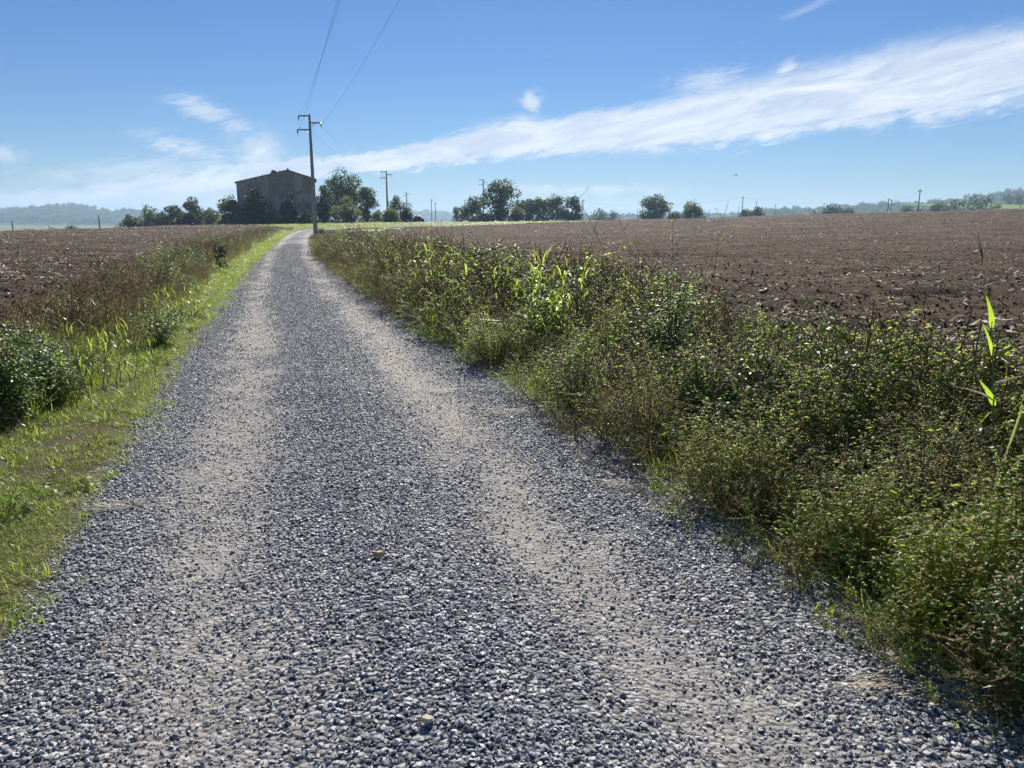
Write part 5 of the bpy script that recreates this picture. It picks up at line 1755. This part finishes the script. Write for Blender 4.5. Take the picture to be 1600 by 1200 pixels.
    # plumed grass tops at the far end of the right weeds
    for i, (px, top, lab) in enumerate(((672, 352, 'left pinkish grass plume on the right verge'), (690, 343, 'tallest pinkish grass plume on the right verge'), (706, 350, 'right pinkish grass plume on the right verge'))):
        r = np.random.default_rng(70 + i)
        Y = 14.5 + .3 * i
        t = P(px, top, Y); z = tz(t.x, Y); h = t.z - z
        o = empty('grass_plume', (t.x, Y, z), lab, 'grass', 'pinkish grass plumes')
        mb = MB(); mb.tube([(0, 0, -.03), (.02, 0, h * .5), (0, 0, h)], [.006, .005, .002], 4)
        link('stem', mb.mesh('stem', ['stem_brown']), o)
        mb = MB()
        for k in range(150):
            s = r.uniform(0, 1); a = r.uniform(0, 6.28); rad = .13 * (1 - s) ** .7 * r.uniform(.1, 1)
            p_ = Vector((math.cos(a) * rad, math.sin(a) * rad, h * (.62 + .38 * s) - rad * .3))
            mb.leaf(p_, (math.cos(a), math.sin(a), .8), (-math.sin(a), math.cos(a), 0), .03, .010, 0, float(r.uniform(0, 1)))
        link('seed_head', mb.mesh('seed_head', ['plume']), o)['kind'] = 'stuff'
    # leafy weeds
    A = leafy_plant
    A('bright green leafy weed in the short grass at the left border', 14, 800, 3.9, .16, .13, 9, .085, .040, 'bright_leaf', 1)
    A('low dark green leafy weed in the grass left of the lane', 105, 768, 4.3, .07, .16, 9, .07, .045, 'weed_leaf', 2)
    A('bright creeping weed where the grass strip narrows on the left', 235, 566, 8.3, .14, .25, 9, .08, .05, 'bright_leaf', 3)
    A('bright yellow-green weed by the left weeds half way to the pole', 262, 512, 10.8, .26, .34, 12, .11, .06, 'bright_leaf', 4)
    A('second yellow-green weed close to the gravel on the left', 300, 500, 12.2, .22, .38, 12, .12, .065, 'bright_leaf', 5)
    A('far bright weed below the small dark bush on the left verge', 340, 428, 23.0, .45, .5, 10, .2, .11, 'bright_leaf', 6)
    A('bright heart-leaved seedling at the gravel edge on the right', 655, 528, 10.2, .20, .16, 8, .07, .055, 'bright_leaf', 7)
    A('round-leaved bright weed at the right border near the camera', 1585, 770, 3.25, .62, .10, 6, .06, .05, 'bright_leaf', 8)
    make_tree('shrub', 'small dark green shrub on the left verge half way to the pole', 'shrub', 343, 381, 25, 26, mat='dark_leaf', shape='bush', low=0.0, leaf=.06, n=1500, clumps=10, seed=90, group='dark leafy bushes in the verges')


build_plants()


# ------------------------------------------------------------------ small things on the lane and field
def build_small():
    def gp(px, py):
        dx, dy = (px - 800) / FPX, (600 - py) / FPX
        d = Vector((dx, math.cos(PITCH) + dy * math.sin(PITCH), -math.sin(PITCH) + dy * math.cos(PITCH)))
        t = -CAM_H / d.z
        return Vector((d.x * t, d.y * t, 0))
    # fallen leaf
    q = gp(592, 889)
    z = float(road_z(np.array(q.x), np.array(q.y))) + .022
    mb = MB()
    n = 14
    ring = []
    for i in range(n):
        a = 2 * math.pi * i / n
        r = .030 * (1 + .22 * math.cos(5 * a))
        ring.append((math.cos(a) * r, math.sin(a) * r * .8, .006 * math.cos(2 * a) + .004 * math.sin(3 * a)))
    mb.v = ring + [(0, 0, .008)]
    for i in range(n):
        mb.face([i, (i + 1) % n, n])
    o = empty('fallen_leaf', (q.x, q.y, z), 'single orange-brown fallen leaf lying on the gravel', 'leaf')
    link('blade', mb.mesh('blade', ['fallen_leaf']), o, None, (.45, .1, .3))
    mb = MB(); mb.tube([(0.024, .006, .006), (.045, .016, .012), (.066, .02, .008)], [.0016, .0013, .001], 4)
    link('stem', mb.mesh('stem', ['twig']), o)
    # twig
    q = gp(583, 981)
    z = float(road_z(np.array(q.x), np.array(q.y))) + .02
    o = empty('twig', (q.x, q.y, z), 'small dry twig lying on the gravel near the camera', 'twig', None, .05)
    mb = MB(); mb.tube([(-.06, -.005, 0), (0, 0, .004), (.08, .006, .006)], [.003, .003, .002], 5)
    link('stem', mb.mesh('stem', ['twig']), o)
    mb = MB(); mb.tube([(-.045, -.003, 0), (-.062, .05, .02)], [.002, .0012], 4)
    link('side_twig', mb.mesh('side_twig', ['twig']), o)
    # tufts of dry straw on the lane
    for i, (px, py, s, lab) in enumerate(((1382, 1088, .16, 'wisp of dry straw on the gravel at lower right'), (180, 800, .17, 'wisp of yellow straw at the left gravel edge'),
                                         (800, 652, .24, 'thin flat straw wisp on the gravel beside the right weeds'), (697, 614, .20, 'pale straw-filled hollow in the right wheel track'), (1410, 1045, .10, 'small wisp of dry grass at the foot of the right weeds'),
                                         (970, 766, .15, 'dry root wisp on the gravel by the right weeds'))):
        q = gp(px, py); r = np.random.default_rng(50 + i)
        z = float(road_z(np.array(q.x), np.array(q.y))) + .012
        mb = MB()
        for k in range(46):
            a = r.normal(0, .5) + (3.14 if r.random() < .5 else 0); L_ = s * r.uniform(.4, 1.0)
            c = Vector((r.normal(0, s * .35), r.normal(0, s * .25), r.uniform(0, .02)))
            d = Vector((math.cos(a), math.sin(a) * .7, r.normal(0, .08)))
            mb.blade([c, c + d * L_ * .5 + Vector((0, 0, .012)), c + d * L_ + Vector(r.normal(0, .01, 3))], .004, (-d.y, d.x, 0), 0, float(r.uniform(0, 1)))
        o = link('straw_wisp', mb.mesh('straw_wisp', ['straw']), None, (q.x, q.y, z))
        tag(o, lab, 'straw', 'wisps of straw on the lane')
    # pale stones among the grey ones
    for i, (px, py, s, lab) in enumerate(((953, 1102, .026, 'pale yellowish stone among the grey gravel at the bottom'), (668, 1155, .034, 'larger pale stone near the bottom edge of the lane'), (552, 1090, .018, 'small round white stone on the gravel'),
                                         (68, 960, .03, 'pale stone at the left edge of the gravel'))):
        q = gp(px, py); r = np.random.default_rng(40 + i)
        bm = bmesh.new()
        for _ in range(20):
            d = r.normal(0, 1, 3); d /= np.linalg.norm(d)
            bm.verts.new(tuple(d * (s * .6, s * .5, s * .42)))
        bmesh.ops.convex_hull(bm, input=bm.verts)
        bmesh.ops.delete(bm, geom=[v for v in bm.verts if not v.link_faces], context='VERTS')
        me = bpy.data.meshes.new('stone'); bm.to_mesh(me); bm.free(); me.materials.append(MATS['pale_stone'])
        o = link('stone', me, None, (q.x, q.y, float(road_z(np.array(q.x), np.array(q.y))) + s * .45))
        tag(o, lab, 'stone', 'pale stones on the lane')
    # stalk left standing in the field with its ear
    Y = 26.0
    b = P(1534, 407, Y); z = tz(b.x, Y)
    o = empty('maize_stalk', (b.x, Y, z), 'broken dark maize stalk with a hanging ear standing in the right field', 'stalk')
    base = Vector((b.x, Y, z))
    pts = [P(1536, 412, Y) - base, P(1534, 395, Y) - base, P(1531, 382, Y) - base, P(1529, 367, Y) - base]
    pts[0].z = -.03
    mb = MB(); mb.tube(pts, [.016, .015, .012, .006], 7)
    link('stem', mb.mesh('stem', ['stem_brown'], True), o)
    mb = MB(); a, e = P(1532, 386, Y) - base, P(1535.5, 404, Y) - base
    mb.tube([a, a.lerp(e, .3), a.lerp(e, .7), e], [.012, .035, .033, .012], 9)
    link('ear', mb.mesh('ear', ['stem_brown'], True), o)
    mb = MB(); mb.blade([a, a + Vector((.1, 0, .02)), a + Vector((.2, 0, -.06))], .03, (0, 1, 0), 0, .3)
    link('leaf', mb.mesh('leaf', ['dry_leaf']), o)
    # pale stalks lying on the near corner of the right field
    L = [((1412, 437), (1428, 420), 14.0), ((1420, 457), (1588, 426), None), ((1520, 452), (1532, 448), None), ((1510, 538), (1556, 537), None), ((1545, 522), (1598, 545), None), ((1500, 585), (1540, 595), None),
         ((1520, 560), (1550, 572), None), ((1560, 566), (1600, 568), None), ((1525, 470), (1555, 455), None), ((1555, 452), (1592, 428), None), ((1460, 555), (1495, 549), None), ((1570, 545), (1590, 560), None), ((1480, 500), (1516, 494), None)]
    words = ('first', 'second', 'third', 'fourth', 'fifth', 'sixth', 'seventh', 'eighth', 'ninth', 'tenth', 'eleventh', 'twelfth', 'thirteenth')
    order = sorted(range(len(L)), key=lambda i: L[i][0][1] + L[i][1][1])
    for rank, i in enumerate(order):
        (a, b), (c, d), _ = L[i]
        p, q = gp(a, b), gp(c, d)
        mid = (p + q) / 2
        if (q - p).length > 1.1:
            v = (q - p).normalized() * .5
            p, q = mid - v, mid + v
        z = tz(mid.x, mid.y) + float(relief_at(np.array(mid.x), np.array(mid.y), 1)) + .06
        r = np.random.default_rng(i)
        root = empty('maize_straw', (mid.x, mid.y, z), 'pale maize stalk piece on the right field corner, %s from the back' % words[rank], 'straw', 'pale maize stalk pieces on the right field')
        mb = MB(); mb.tube([p - mid, Vector((r.normal(0, .02), r.normal(0, .02), .03)), q - mid + Vector((0, 0, r.uniform(0, .12)))], [.014, .013, .008], 6)
        link('stem', mb.mesh('stem', ['straw'], True), root)
        for k in range(2):
            s = r.uniform(.2, .8); c0 = (p - mid).lerp(q - mid, s) + Vector((0, 0, .02)); an = r.uniform(0, 6.28); L_ = r.uniform(.1, .25)
            link('leaf', ribbon([c0, c0 + Vector((math.cos(an) * L_ * .5, math.sin(an) * L_ * .5, .05)), c0 + Vector((math.cos(an) * L_, math.sin(an) * L_, -.01))], .022, 'straw', .9), root)
    # bird far off
    c = P(1150, 274, 120)
    o = empty('bird', c, 'tiny dark bird flying above the right skyline', 'bird', None, .6)
    mb = MB(); mb.tube([(-.22, 0, 0), (-.1, 0, .0), (.05, 0, .02), (.16, 0, .03), (.22, 0, .02)], [.015, .05, .07, .045, .01], 8)
    link('body', mb.mesh('body', ['feather'], True), o)
    for s in (-1, 1):
        mb = MB(); mb.add([(.08, s * .04, .02), (-.06, s * .04, .02), (-.12, s * .30, .16), (.02, s * .30, .17), (-.16, s * .52, .12)], [(0, 1, 2, 3), (3, 2, 4)])
        link('wing', mb.mesh('wing', ['feather']), o)


build_small()


# ------------------------------------------------------------------ the air
def build_haze():
    mb = MB()
    mb.box((-5400, -340, -9.5), (5400, 5400, 75))
    t = NT('haze')
    v = t.N.new('ShaderNodeVolumePrincipled')
    v.inputs['Color'].default_value = (0.52, 0.74, 1.0, 1)
    v.inputs['Density'].default_value = HAZE
    v.inputs['Anisotropy'].default_value = 0.2
    o_ = t.N.new('ShaderNodeOutputMaterial'); t.L.new(v.outputs[0], o_.inputs['Volume'])
    o = link('haze', mb.mesh('haze', ['haze']))
    tag(o, 'thin blue haze lying over the whole country', None, None, 'stuff')


HAZE = 0.00034
build_haze()
